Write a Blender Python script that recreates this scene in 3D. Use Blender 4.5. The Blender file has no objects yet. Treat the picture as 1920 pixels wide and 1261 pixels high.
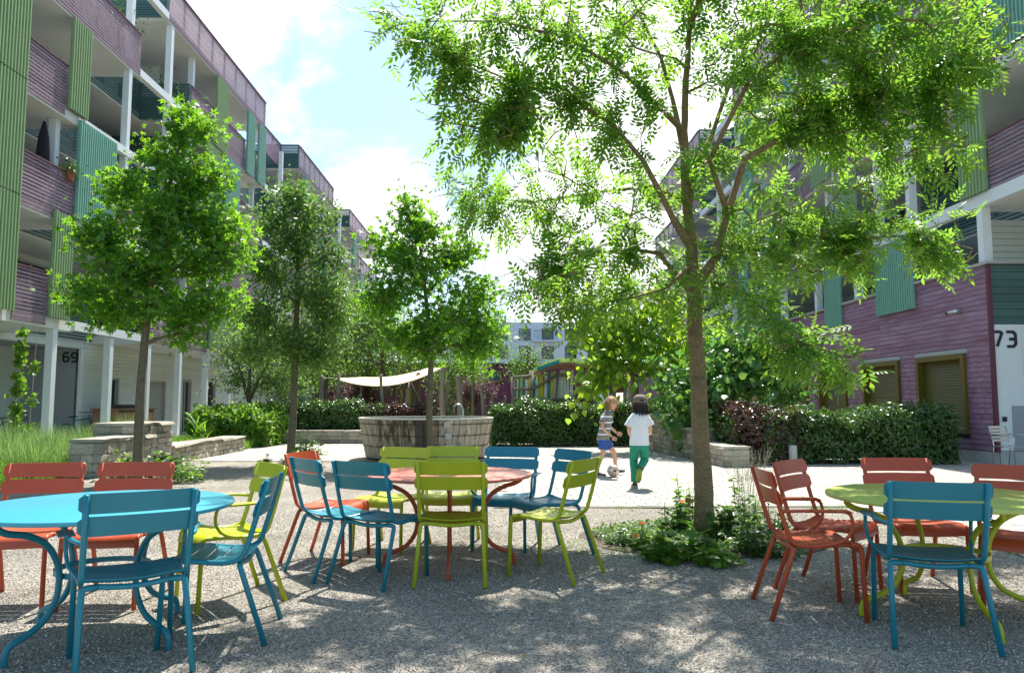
import bpy, math, random
import numpy as np
from mathutils import Vector, Matrix
R = math.radians
random.seed(7); rng = np.random.default_rng(7)
SC = bpy.context.scene
COL = SC.collection
# ------------------------------------------------------------------ camera
F_PX, H_CAM = 1400.0, 1.32
TH = math.atan((754-630.5)/F_PX); YAW = math.atan(18/F_PX)
cam = bpy.data.cameras.new('camera'); cam_o = bpy.data.objects.new('camera', cam); COL.objects.link(cam_o)
cam.sensor_width = 36; cam.lens = 36*F_PX/1920; cam.clip_end = 2000; cam.clip_start = 0.05
cam_o.location = (0, 0, H_CAM); cam_o.rotation_euler = (R(90)+TH, 0, -YAW)
SC.camera = cam_o
# ------------------------------------------------------------------ sun, sky, exposure
SUN_EL, SUN_AZ = R(61), R(11)       # azimuth from +Y towards +X
sd = Vector((math.cos(SUN_EL)*math.sin(SUN_AZ), math.cos(SUN_EL)*math.cos(SUN_AZ), math.sin(SUN_EL)))
sun = bpy.data.lights.new('sun', 'SUN'); sun.energy = 5.0; sun.angle = R(0.55); sun.color = (1, .955, .88)
sun_o = bpy.data.objects.new('sun', sun); COL.objects.link(sun_o)
sun_o.rotation_euler = (-sd).to_track_quat('-Z', 'Y').to_euler()
W = bpy.data.worlds.new('World'); SC.world = W; W.use_nodes = True
nt = W.node_tree; nt.nodes.clear()
def wn(t, **k):
    n = nt.nodes.new(t)
    for a, b in k.items(): setattr(n, a, b)
    return n
out = wn('ShaderNodeOutputWorld'); bg = wn('ShaderNodeBackground'); bg.inputs['Strength'].default_value = .125
sky = wn('ShaderNodeTexSky'); sky.sky_type = 'NISHITA'; sky.sun_disc = False
sky.sun_elevation = SUN_EL; sky.sun_rotation = SUN_AZ; sky.air_density = 1.0; sky.dust_density = 1.0; sky.ozone_density = 1.0
tc = wn('ShaderNodeTexCoord')
def wmath(op, a, b=None, c=None, clamp=False):
    n = wn('ShaderNodeMath', operation=op); n.use_clamp = clamp
    for i, v in enumerate((a, b, c)):
        if v is None: continue
        if isinstance(v, (int, float)): n.inputs[i].default_value = v
        else: nt.links.new(v, n.inputs[i])
    return n.outputs[0]
def ray(px, py):
    x = (px-960)/F_PX; z = -(py-630.5)/F_PX
    d = (x, math.cos(TH)-z*math.sin(TH), math.sin(TH)+z*math.cos(TH))
    c, s = math.cos(YAW), math.sin(YAW)
    return Vector((d[0]*c+d[1]*s, -d[0]*s+d[1]*c, d[2]))
mp = wn('ShaderNodeMapping'); mp.inputs['Scale'].default_value = (1, 1, 1.5)
nt.links.new(tc.outputs['Generated'], mp.inputs['Vector'])
nz = wn('ShaderNodeTexNoise'); nz.inputs['Scale'].default_value = 5.5; nz.inputs['Detail'].default_value = 8; nz.inputs['Roughness'].default_value = .58
nt.links.new(mp.outputs[0], nz.inputs['Vector'])
dens = wmath('MULTIPLY', wmath('SUBTRACT', nz.outputs['Fac'], .60), 3.5)
# cumulus banks at their own bearings in the sky, radius in radians
clouds = [(415, 55, .062, 1.0), (455, -60, .08, 1.0), (565, 215, .05, .35), (680, 380, .085, 1.1), (735, 450, .07, .9), (800, 330, .04, .25),
          (980, 540, .14, 1.2), (1250, 250, .13, 1.2), (1100, 80, .16, 1.0), (1450, 60, .22, 1.2), (1200, 420, .16, 1.1), (1000, -500, .3, .6), (1700, 300, .3, 1), (200, -300, .3, .7)]
for px, py, rad, w in clouds:
    d = ray(px, py).normalized()
    dp = wn('ShaderNodeVectorMath', operation='DISTANCE'); dp.inputs[1].default_value = d
    nr = wn('ShaderNodeVectorMath', operation='NORMALIZE'); nt.links.new(tc.outputs['Generated'], nr.inputs[0])
    nt.links.new(nr.outputs[0], dp.inputs[0])
    v = wmath('DIVIDE', dp.outputs['Value'], rad)
    v = wmath('MULTIPLY', wmath('SUBTRACT', 1.35, v), w)
    v = wmath('MAXIMUM', v, 0.0); v = wmath('MINIMUM', v, .8*w)
    dens = wmath('ADD', dens, v)
dens = wmath('MULTIPLY', dens, 1.15, clamp=True)
ms = wn('ShaderNodeMapRange'); ms.interpolation_type = 'SMOOTHSTEP'; nt.links.new(dens, ms.inputs['Value'])
mix = wn('ShaderNodeMix', data_type='RGBA')
nt.links.new(ms.outputs[0], mix.inputs['Factor']); 
hz = wn('ShaderNodeMix', data_type='RGBA'); hz.inputs['Factor'].default_value = .22; hz.inputs['B'].default_value = (1.6, 3.2, 4.0, 1)
nt.links.new(sky.outputs[0], hz.inputs['A']); nt.links.new(hz.outputs['Result'], mix.inputs['A'])
mix.inputs['B'].default_value = (6.4, 6.5, 6.6, 1)
nt.links.new(mix.outputs['Result'], bg.inputs['Color']); nt.links.new(bg.outputs[0], out.inputs[0])
SC.view_settings.view_transform = 'Standard'; SC.view_settings.look = 'None'
SC.view_settings.gamma = 1; SC.view_settings.use_curve_mapping = False
SC.view_settings.exposure = 1.06
SC.render.engine = 'CYCLES'

# ================================================================== helpers
def ground(px, py, z=0.):
    d = ray(px, py); t = (z-H_CAM)/d.z; return Vector((0, 0, H_CAM))+d*t
def at(px, py, Y):
    d = ray(px, py); return Vector((0, 0, H_CAM))+d*(Y/d.y)
def onX(px, py, X):
    d = ray(px, py); return Vector((0, 0, H_CAM))+d*(X/d.x)

class MB:
    def __init__(s): s.v = []; s.f = []
    def add(s, vs, fs):
        b = len(s.v); s.v += [tuple(x) for x in vs]; s.f += [tuple(i+b for i in f) for f in fs]; return s
    def box(s, c, d, rz=0, rot=None):
        h = [x/2 for x in d]; vs = []
        M = rot if rot is not None else Matrix.Rotation(rz, 3, 'Z')
        for z in (-1, 1):
            for x, y in ((-1, -1), (1, -1), (1, 1), (-1, 1)):
                p = M@Vector((x*h[0], y*h[1], z*h[2])); vs.append((p[0]+c[0], p[1]+c[1], p[2]+c[2]))
        return s.add(vs, [(3, 2, 1, 0), (4, 5, 6, 7), (0, 1, 5, 4), (1, 2, 6, 5), (2, 3, 7, 6), (3, 0, 4, 7)])
    def span(s, a, b):
        return s.box([(a[i]+b[i])/2 for i in range(3)], [abs(a[i]-b[i]) for i in range(3)])
    def tube(s, pts, r, n=10, cap=True, flat=None):
        pts = [Vector(p) for p in pts]; m = len(pts)
        rs = r if isinstance(r, (list, tuple)) else [r]*m
        up = None; rings = []
        for i, p in enumerate(pts):
            t = (pts[min(i+1, m-1)]-pts[max(i-1, 0)]).normalized()
            if up is None:
                up = Vector((0, 0, 1)) if abs(t.z) < .9 else Vector((1, 0, 0))
            a = (up-t*up.dot(t))
            a.normalize(); up = a; b = t.cross(a)
            fx, fy = flat if flat else (1, 1)
            rings.append([p+a*(rs[i]*fx*math.cos(2*math.pi*k/n))+b*(rs[i]*fy*math.sin(2*math.pi*k/n)) for k in range(n)])
        vs = [v for rg in rings for v in rg]; fs = []
        for i in range(m-1):
            for k in range(n):
                fs.append((i*n+k, i*n+(k+1) % n, (i+1)*n+(k+1) % n, (i+1)*n+k))
        if cap: fs += [tuple(reversed(range(n))), tuple((m-1)*n+k for k in range(n))]
        return s.add(vs, fs)
    def lathe(s, prof, n=32, c=(0, 0, 0), sx=1, sy=1):
        m = len(prof); vs = []; fs = []
        for r, z in prof:
            for k in range(n):
                a = 2*math.pi*k/n; vs.append((c[0]+r*sx*math.cos(a), c[1]+r*sy*math.sin(a), c[2]+z))
        for i in range(m-1):
            for k in range(n): fs.append((i*n+k, i*n+(k+1) % n, (i+1)*n+(k+1) % n, (i+1)*n+k))
        return s.add(vs, fs)
    def loft(s, rings, cap=True, closed=True):
        n = len(rings[0]); vs = [p for r in rings for p in r]; fs = []
        for i in range(len(rings)-1):
            for k in range(n if closed else n-1): fs.append((i*n+k, i*n+(k+1) % n, (i+1)*n+(k+1) % n, (i+1)*n+k))
        if cap: fs += [tuple(reversed(range(n))), tuple((len(rings)-1)*n+k for k in range(n))]
        return s.add(vs, fs)
    def sheet(s, P, t, nrm=None):
        """P grid[i][j] of points; thickness t downward (or along nrm)"""
        a, b = len(P), len(P[0]); nrm = Vector(nrm) if nrm is not None else Vector((0, 0, -1))
        top = [Vector(p) for row in P for p in row]; bot = [p+nrm*t for p in top]; N = a*b; fs = []
        for i in range(a-1):
            for j in range(b-1):
                q = (i*b+j, i*b+j+1, (i+1)*b+j+1, (i+1)*b+j); fs.append(q); fs.append(tuple(N+x for x in reversed(q)))
        rim = [(0, j) for j in range(b)]+[(i, b-1) for i in range(1, a)]+[(a-1, j) for j in range(b-2, -1, -1)]+[(i, 0) for i in range(a-2, 0, -1)]
        ix = [i*b+j for i, j in rim]
        for k in range(len(ix)):
            u, w = ix[k], ix[(k+1) % len(ix)]; fs.append((w, u, N+u, N+w))
        return s.add(top+bot, fs)
    def mesh(s, name, off=(0, 0, 0), smooth=False):
        me = bpy.data.meshes.new(name); o = off
        me.from_pydata([(x-o[0], y-o[1], z-o[2]) for x, y, z in s.v], [], s.f); me.update()
        if smooth: me.polygons.foreach_set('use_smooth', [True]*len(me.polygons))
        return me

WL = {}
def wloc(o):
    p = Vector((0, 0, 0))
    while o is not None: p = p+Vector(o.location); o = o.parent
    return p
def link(name, me, mat, parent=None, loc=(0, 0, 0), scale=None, rot=None):
    o = bpy.data.objects.new(name, me); COL.objects.link(o); o.location = loc
    if mat is not None and me is not None and not me.materials: me.materials.append(mat)
    if parent is not None: o.parent = parent
    if scale: o.scale = scale
    if rot: o.rotation_euler = rot
    return o
def part(name, mb, mat, parent=None, smooth=False, label=None, autos=None):
    """mesh given in world coordinates; parent has no rotation"""
    off = wloc(parent) if parent is not None else Vector((0, 0, 0))
    o = link(name, mb.mesh(name, off, smooth), mat, parent)
    if autos: 
        o.data.polygons.foreach_set('use_smooth', [True]*len(o.data.polygons)); 
        o.data.set_sharp_from_angle(angle=R(autos))
    if label: o['label'] = label
    return o
def thing(name, label, cat, loc=(0, 0, 0), group=None, rz=0):
    o = bpy.data.objects.new(name, None); COL.objects.link(o); o.location = loc; o.rotation_euler = (0, 0, rz)
    o['label'] = label; o['category'] = cat
    if group: o['group'] = group
    return o
def tag(o, label, cat, group=None):
    o['label'] = label; o['category'] = cat
    if group: o['group'] = group
    return o
def struct(name, mb, mat, smooth=False):
    o = link(name, mb.mesh(name, (0, 0, 0), smooth), mat); o['kind'] = 'structure'; return o
UC = {}
def cube_for(mat):
    if mat.name not in UC:
        UC[mat.name] = MB().box((0, 0, 0), (1, 1, 1)).mesh('unit_piece'); UC[mat.name].materials.append(mat)
    return UC[mat.name]
def pbox(name, a, b, mat, parent, label=None):
    """box part between world corners a, b; shared cube mesh"""
    off = wloc(parent) if parent is not None else Vector((0, 0, 0))
    c = [(a[i]+b[i])/2-off[i] for i in range(3)]; d = [max(abs(a[i]-b[i]), .001) for i in range(3)]
    o = bpy.data.objects.new(name, cube_for(mat)); COL.objects.link(o); o.parent = parent; o.location = c; o.scale = d
    if label: o['label'] = label
    return o

# ------------------------------------------------------------------ materials
def M(name, col, rough=.6, var=.12, scale=8., bump=0., bscale=None, metal=0., spec=.5, stretch=(1, 1, 1), objrand=0., col2=None, c2scale=3., c2lo=.5, c2hi=.65, detail=6, coat=0):
    m = bpy.data.materials.new(name); m.use_nodes = True; t = m.node_tree; N = t.nodes; L = t.links
    b = N['Principled BSDF']; b.inputs['Roughness'].default_value = rough; b.inputs['Metallic'].default_value = metal
    b.inputs['Specular IOR Level'].default_value = spec
    if coat: b.inputs['Coat Weight'].default_value = coat
    tc = N.new('ShaderNodeTexCoord'); mp = N.new('ShaderNodeMapping'); mp.inputs['Scale'].default_value = stretch
    L.new(tc.outputs['Object'], mp.inputs['Vector'])
    oi = N.new('ShaderNodeObjectInfo')
    vm = N.new('ShaderNodeVectorMath'); vm.operation = 'SCALE'; vm.inputs[0].default_value = (37, 51, 23); L.new(oi.outputs['Random'], vm.inputs['Scale'])
    L.new(vm.outputs[0], mp.inputs['Location'])
    nz = N.new('ShaderNodeTexNoise'); nz.inputs['Scale'].default_value = scale; nz.inputs['Detail'].default_value = detail; nz.inputs['Roughness'].default_value = .65
    L.new(mp.outputs[0], nz.inputs['Vector'])
    mr = N.new('ShaderNodeMapRange'); mr.inputs['From Min'].default_value = .3; mr.inputs['From Max'].default_value = .7
    mr.inputs['To Min'].default_value = 1-var; mr.inputs['To Max'].default_value = 1+var; L.new(nz.outputs['Fac'], mr.inputs['Value'])
    val = mr.outputs[0]
    if objrand:
        m2 = N.new('ShaderNodeMapRange'); m2.inputs['To Min'].default_value = 1-objrand; m2.inputs['To Max'].default_value = 1+objrand; L.new(oi.outputs['Random'], m2.inputs['Value'])
        mm = N.new('ShaderNodeMath'); mm.operation = 'MULTIPLY'; L.new(val, mm.inputs[0]); L.new(m2.outputs[0], mm.inputs[1]); val = mm.outputs[0]
    cs = N.new('ShaderNodeVectorMath'); cs.operation = 'SCALE'; cs.inputs[0].default_value = col[:3]; 
    if col2:
        n2 = N.new('ShaderNodeTexNoise'); n2.inputs['Scale'].default_value = c2scale; n2.inputs['Detail'].default_value = 8; n2.inputs['Roughness'].default_value = .7; L.new(mp.outputs[0], n2.inputs['Vector'])
        r2 = N.new('ShaderNodeMapRange'); r2.inputs['From Min'].default_value = c2lo; r2.inputs['From Max'].default_value = c2hi; L.new(n2.outputs['Fac'], r2.inputs['Value'])
        mx = N.new('ShaderNodeMix'); mx.data_type = 'RGBA'; mx.inputs['A'].default_value = (*col[:3], 1); mx.inputs['B'].default_value = (*col2[:3], 1); L.new(r2.outputs[0], mx.inputs['Factor'])
        L.new(mx.outputs['Result'], cs.inputs[0])
    L.new(val, cs.inputs['Scale']); L.new(cs.outputs[0], b.inputs['Base Color'])
    if bump:
        nb = N.new('ShaderNodeTexNoise'); nb.inputs['Scale'].default_value = bscale or scale*2; nb.inputs['Detail'].default_value = 5; L.new(mp.outputs[0], nb.inputs['Vector'])
        bp = N.new('ShaderNodeBump'); bp.inputs['Strength'].default_value = bump; bp.inputs['Distance'].default_value = .02; L.new(nb.outputs['Fac'], bp.inputs['Height']); L.new(bp.outputs[0], b.inputs['Normal'])
    return m
def leafmat(name, col, tcol, tw=.45, rough=.42, spec=.35, hue=.25):
    m = bpy.data.materials.new(name); m.use_nodes = True; t = m.node_tree; N = t.nodes; L = t.links
    b = N['Principled BSDF']; b.inputs['Roughness'].default_value = rough; b.inputs['Specular IOR Level'].default_value = spec
    tr = N.new('ShaderNodeBsdfTranslucent'); mx = N.new('ShaderNodeMixShader'); mx.inputs[0].default_value = tw
    g = N.new('ShaderNodeNewGeometry')
    for src, dst, k in ((col, b.inputs['Base Color'], 1), (tcol, tr.inputs['Color'], 1)):
        cm = N.new('ShaderNodeMix'); cm.data_type = 'RGBA'
        cm.inputs['A'].default_value = (src[0]*(1-hue), src[1]*(1-hue*.6), src[2], 1)
        cm.inputs['B'].default_value = (min(1, src[0]*(1+hue*1.6)), min(1, src[1]*(1+hue*.8)), src[2]*(1-hue*.3), 1)
        L.new(g.outputs['Random Per Island'], cm.inputs['Factor']); L.new(cm.outputs['Result'], dst)
    L.new(b.outputs[0], mx.inputs[1]); L.new(tr.outputs[0], mx.inputs[2]); L.new(mx.outputs[0], N['Material Output'].inputs['Surface'])
    return m
def glassmat(name, col=(.03, .04, .045), rough=.05):
    return M(name, col, rough, var=.1, scale=2, spec=.8)

WHITE = M('white_painted_timber', (.74, .78, .78), .55, .05, 5, bump=.08, stretch=(1, 1, 1))
SOFFIT = M('pale_soffit_panel', (.70, .71, .68), .7, .04, 1.5)
SIDING = M('pale_grey_green_siding', (.67, .72, .67), .65, .06, 6, bump=.1, stretch=(1, .3, 4), objrand=.05)
PURPLE = M('purple_stained_boards', (.245, .10, .165), .7, .16, 5, bump=.25, bscale=9, stretch=(1, 2.2, .4), objrand=.13, col2=(.37, .26, .36), c2scale=1.6, c2lo=.36, c2hi=.72)
PURSLAT = M('weathered_purple_slat', (.21, .12, .175), .7, .3, 9, bump=.2, stretch=(1, 5, 1), objrand=.22, col2=(.34, .26, .31), c2scale=4, c2lo=.4, c2hi=.65)
HANDR = M('dark_plum_handrail', (.10, .035, .05), .5, .15, 6)
TEALSLAT = M('dark_teal_boards', (.055, .125, .115), .6, .2, 6, objrand=.12)
GREENP = M('moss_green_metal', (.23, .35, .155), .5, .06, 3, spec=.4)
TEALP = M('mint_green_metal', (.18, .40, .30), .5, .06, 3, spec=.4)
CONC = M('light_concrete', (.42, .43, .41), .8, .1, 4, bump=.1, bscale=30)
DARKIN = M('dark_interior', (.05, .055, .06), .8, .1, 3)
GREYWALL = M('grey_rendered_wall', (.33, .35, .37), .8, .05, 2, bump=.05, bscale=40)
OLIVE = M('olive_window_frame', (.135, .10, .010), .5, .1, 6)
OLIVEB = M('olive_blind_slat', (.115, .095, .014), .5, .08, 6, objrand=.06)
GLASS = glassmat('window_glass')
GLASSB = glassmat('bluish_window_glass', (.10, .15, .19))
BLACK = M('black_paint', (.012, .014, .016), .6, .05, 5)
STEEL = M('brushed_steel', (.62, .63, .64), .28, .05, 10, metal=1)
STONE = M('weathered_limestone', (.36, .33, .265), .9, .22, 5, bump=.6, bscale=14, objrand=.28, col2=(.17, .155, .125), c2scale=4, c2lo=.5, c2hi=.72)
PAVE = M('pale_concrete_paver', (.40, .375, .32), .85, .14, 3, bump=.15, bscale=60, objrand=.12, col2=(.345, .32, .27), c2scale=1.3, c2lo=.45, c2hi=.7)
JOINT = M('paver_joint_sand', (.17, .155, .12), .9, .15, 10)
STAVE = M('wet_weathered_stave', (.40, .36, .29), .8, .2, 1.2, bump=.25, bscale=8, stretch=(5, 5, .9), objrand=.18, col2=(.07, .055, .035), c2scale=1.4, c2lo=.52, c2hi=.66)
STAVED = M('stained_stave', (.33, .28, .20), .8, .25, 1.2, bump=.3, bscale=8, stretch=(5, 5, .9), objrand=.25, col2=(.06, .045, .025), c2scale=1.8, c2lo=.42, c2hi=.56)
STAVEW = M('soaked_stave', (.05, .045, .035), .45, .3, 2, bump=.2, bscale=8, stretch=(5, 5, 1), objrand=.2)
POLE = M('grey_weathered_log', (.27, .225, .175), .85, .25, 4, bump=.4, bscale=12, stretch=(3, 3, .5), objrand=.15)
SAIL = M('cream_sail_cloth', (.80, .66, .40), .8, .04, 4)
REDWOOD = M('reddish_brown_timber', (.30, .14, .085), .7, .2, 5, stretch=(1, 1, 6), objrand=.12)
BARK = M('young_ash_bark', (.27, .185, .095), .9, .35, 34, bump=1.0, bscale=55, stretch=(.8, .8, 1.5), col2=(.17, .135, .065), c2scale=5, c2lo=.5, c2hi=.7)
BARKD = M('dark_slim_bark', (.155, .125, .08), .9, .32, 30, bump=.9, bscale=50, stretch=(.8, .8, 1.4), col2=(.10, .10, .07), c2scale=6)
SOIL = M('brown_bed_soil', (.10, .075, .05), .95, .3, 12, bump=.5, bscale=40, col2=(.05, .07, .02), c2scale=3)
HEDGEFILL = M('light_blocking_hedge_fill', (.018, .022, .010), 1., .3, 20, spec=.05, bump=.8, bscale=30)  # dark filler colour for the light-blocking solid inside each hedge
BLUE = M('sky_blue_powder_coat', (.010, .20, .27), .36, .08, 5, spec=.5, col2=(.10, .25, .31), c2scale=34, c2lo=.66, c2hi=.72)
ORANGE = M('coral_red_powder_coat', (.47, .075, .024), .38, .09, 5, spec=.45, col2=(.44, .15, .09), c2scale=34, c2lo=.66, c2hi=.72)
LIME = M('lime_powder_coat', (.42, .46, .012), .38, .08, 5, spec=.45, col2=(.50, .52, .20), c2scale=34, c2lo=.66, c2hi=.72)
BLUETOP = M('sunlit_blue_table_paint', (.05, .34, .45), .30, .04, 3, spec=.6)  # paler copy of BLUE, sheen and sunlight put into the colour
LIMETOP = M('dusty_sheen_lime_paint', (.48, .54, .12), .32, .08, 3, spec=.6)  # whiter than LIME: dust, plus a sheen put into the colour
ORTOP = M('pale_coral_table_paint', (.54, .15, .095), .42, .12, 4, spec=.5)  # paler than the coral of the chairs

# ------------------------------------------------------------------ fast leaf meshes
def frames(d, n):
    d = d/np.maximum(np.linalg.norm(d, axis=1, keepdims=True), 1e-6)
    s = np.cross(d, n); s /= np.maximum(np.linalg.norm(s, axis=1, keepdims=True), 1e-6)
    n2 = np.cross(s, d); return np.stack([s, d, n2], axis=2)
def scatter_mesh(name, tv, tf, pos, rot, sc, off=(0, 0, 0)):
    tv = np.asarray(tv, float); tf = np.asarray(tf, int); n = len(pos); k = len(tv)
    sc = np.asarray(sc, float).reshape(n, 1, 1) if np.ndim(sc) == 1 else np.asarray(sc, float).reshape(n, 1, 3)
    V = np.einsum('nij,nkj->nki', rot, tv[None]*sc)+pos[:, None, :]-np.asarray(off)[None, None, :]
    Fc = (tf[None]+(np.arange(n)*k)[:, None, None]).reshape(-1, tf.shape[1])
    me = bpy.data.meshes.new(name); me.vertices.add(n*k); me.vertices.foreach_set('co', V.reshape(-1).astype(np.float32))
    nf = len(Fc); w = tf.shape[1]; me.loops.add(nf*w); me.loops.foreach_set('vertex_index', Fc.reshape(-1).astype(np.int32))
    me.polygons.add(nf); me.polygons.foreach_set('loop_start', (np.arange(nf)*w).astype(np.int32)); me.polygons.foreach_set('loop_total', np.full(nf, w, np.int32))
    me.update(calc_edges=True); return me
def rnd(n, s=1.): return rng.normal(size=(n, 3))*s
# templates: x side, y along, z normal
def t_leaflet(L=1., w=.36, z=-.06):   # folded blade with 4 quads-ish as 2 quads
    return [(0, 0, 0), (-w*.5*L, .45*L, z*L), (0, .5*L, 0), (w*.5*L, .45*L, z*L), (0, L, -.08*L)], [(0, 2, 1, 1), (0, 3, 2, 2)]
def tri_leaf(L=1., w=.36, z=-.05):
    v = [(0, 0, 0), (-w*.5*L, .42*L, z*L), (w*.5*L, .42*L, z*L), (0, L, -.1*L), (0, .45*L, 0)]
    f = [(0, 4, 1), (0, 2, 4), (1, 4, 3), (4, 2, 3)]
    return v, f
def merge(ts):
    V = []; Fs = []
    for v, f in ts:
        b = len(V); V += list(v); Fs += [tuple(i+b for i in q) for q in f]
    return V, Fs
def xf(t, ang=0, loc=(0, 0, 0), tilt=0):
    v, f = t; o = []
    c, s = math.cos(ang), math.sin(ang)
    for x, y, z in v:
        z2 = z+y*math.sin(tilt)
        o.append((x*c-y*s+loc[0], x*s+y*c+loc[1], z2+loc[2]))
    return o, f
LP = tri_leaf(.36, .42)
pin = []
for i in range(4):
    y = .22+i*.2
    for sgn in (-1, 1): pin.append(xf(LP, sgn*-R(62-4*i), (0, y, -.03*i), -.15))
pin.append(xf(tri_leaf(.4, .42), 0, (0, 1.0, -.13), -.3))
PINNATE = merge(pin)
lob = []
for a, l in ((0, 1), (55, .85), (-55, .85), (112, .6), (-112, .6)):
    lob.append(xf(([(-.12*l, 0, 0), (.12*l, 0, 0), (.17*l, .45*l, .02), (0, l, -.12*l), (-.17*l, .45*l, .02)], [(0, 1, 2), (0, 2, 4), (2, 3, 4)]), R(a), (0, .3, 0)))
STAR = merge(lob)
OVAL = ([(0, 0, 0), (-.22, .3, -.04), (.22, .3, -.04), (-.2, .65, -.07), (.2, .65, -.07), (0, 1, -.14), (0, .35, .02), (0, .7, -.02)],
        [(0, 6, 1), (0, 2, 6), (1, 6, 7), (1, 7, 3), (6, 2, 4), (6, 4, 7), (3, 7, 5), (7, 4, 5)])
HEART = ([(0, 0, 0), (-.35, .1, -.02), (.35, .1, -.02), (-.42, .45, -.1), (.42, .45, -.1), (0, 1, -.2), (0, .4, .02)],
         [(0, 6, 1), (0, 2, 6), (1, 6, 3), (2, 4, 6), (3, 6, 5), (6, 4, 5)])
LANCE = tri_leaf(1., .3)
OVALN = tri_leaf(1., .42)
BROAD = OVAL

# ------------------------------------------------------------------ tree grower
def grow(trunk_pts, attract, seg=.3, sag=.0, jitter=.05, up=.12):
    nodes = [np.array(p, float) for p in trunk_pts[0]]; par = [-1]+list(range(len(trunk_pts[0])-1)); frozen = len(nodes)
    for limb in trunk_pts[1:]:
        a = np.array(limb[0]); P = np.array(nodes); i0 = int(np.argmin(np.linalg.norm(P-a, axis=1)))
        for p in limb[1:]:
            nodes.append(np.array(p, float)); par.append(i0); i0 = len(nodes)-1
    A = np.array(attract); P = np.array(nodes)
    dd = np.array([np.min(np.linalg.norm(P-a, axis=1)) for a in A]); order = np.argsort(dd)
    buf = np.zeros((len(nodes)+len(A)*14, 3)); buf[:len(nodes)] = P; cnt = len(nodes); par += [0]*(len(buf)-cnt)
    tips = []
    for ai in order:
        a = A[ai]; Q = buf[:cnt]; dv = a-Q; dist = np.linalg.norm(dv, axis=1)
        cost = dist+.55*np.maximum(0, Q[:, 2]-a[2]+.15)+np.where(np.arange(cnt) < 2, 2., 0)
        i = int(np.argmin(cost)); L = dist[i]; n = int(min(12, max(1, math.ceil(L/seg)))); p0 = Q[i].copy(); ii = i
        bend = rnd(1)[0]*L*.10; bend[2] += up*L
        for k in range(1, n+1):
            t = k/n; p = p0+(a-p0)*t+bend*math.sin(math.pi*t)*.8+rnd(1)[0]*jitter*seg*(k < n)
            buf[cnt] = p; par[cnt] = ii; ii = cnt; cnt += 1
        tips.append(ii)
    return buf[:cnt].copy(), np.array(par[:cnt]), tips
def seg_mesh(name, P, par, rad, off, n=5, minr=0.):
    idx = np.where(par >= 0)[0]; idx = idx[rad[idx] >= minr]
    a = P[par[idx]]; b = P[idx]; ra = np.minimum(rad[par[idx]], rad[idx]*1.7); rb = rad[idx]
    d = b-a; L = np.linalg.norm(d, axis=1, keepdims=True); d = d/np.maximum(L, 1e-6)
    ref = np.where(np.abs(d[:, 2:3]) > .9, np.array([[1., 0, 0]]), np.array([[0, 0, 1.]]))
    s = np.cross(d, ref); s /= np.linalg.norm(s, axis=1, keepdims=True); t = np.cross(s, d)
    ang = 2*np.pi*np.arange(n)/n; c, sn = np.cos(ang), np.sin(ang); m = len(idx)
    ringa = a[:, None]+ra[:, None, None]*(s[:, None]*c[None, :, None]+t[:, None]*sn[None, :, None])
    ringb = (b+d*rb[:, None]*.3)[:, None]+rb[:, None, None]*(s[:, None]*c[None, :, None]+t[:, None]*sn[None, :, None])
    V = np.concatenate([ringa, ringb], axis=1).reshape(-1, 3)-np.array(off)
    q = np.array([(k, (k+1) % n, n+(k+1) % n, n+k) for k in range(n)]); Fc = (q[None]+(np.arange(m)*2*n)[:, None, None]).reshape(-1, 4)
    me = bpy.data.meshes.new(name); me.vertices.add(len(V)); me.vertices.foreach_set('co', V.reshape(-1).astype(np.float32))
    me.loops.add(len(Fc)*4); me.loops.foreach_set('vertex_index', Fc.reshape(-1).astype(np.int32)); me.polygons.add(len(Fc))
    me.polygons.foreach_set('loop_start', (np.arange(len(Fc))*4).astype(np.int32)); me.polygons.foreach_set('loop_total', np.full(len(Fc), 4, np.int32))
    me.update(calc_edges=True); me.polygons.foreach_set('use_smooth', np.ones(len(Fc), bool)); return me
def blob_points(blobs, spacing=None):
    out = []
    for c, r, n in blobs:
        v = rng.normal(size=(n, 3)); v /= np.linalg.norm(v, axis=1, keepdims=True)
        u = rng.random((n, 1))**(1/2.2)*np.where(rng.random((n, 1)) < .16, rng.uniform(1.1, 1.55, (n, 1)), 1.); out.append(np.array(c)+v*u*np.array(r))
    return np.concatenate(out)
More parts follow.
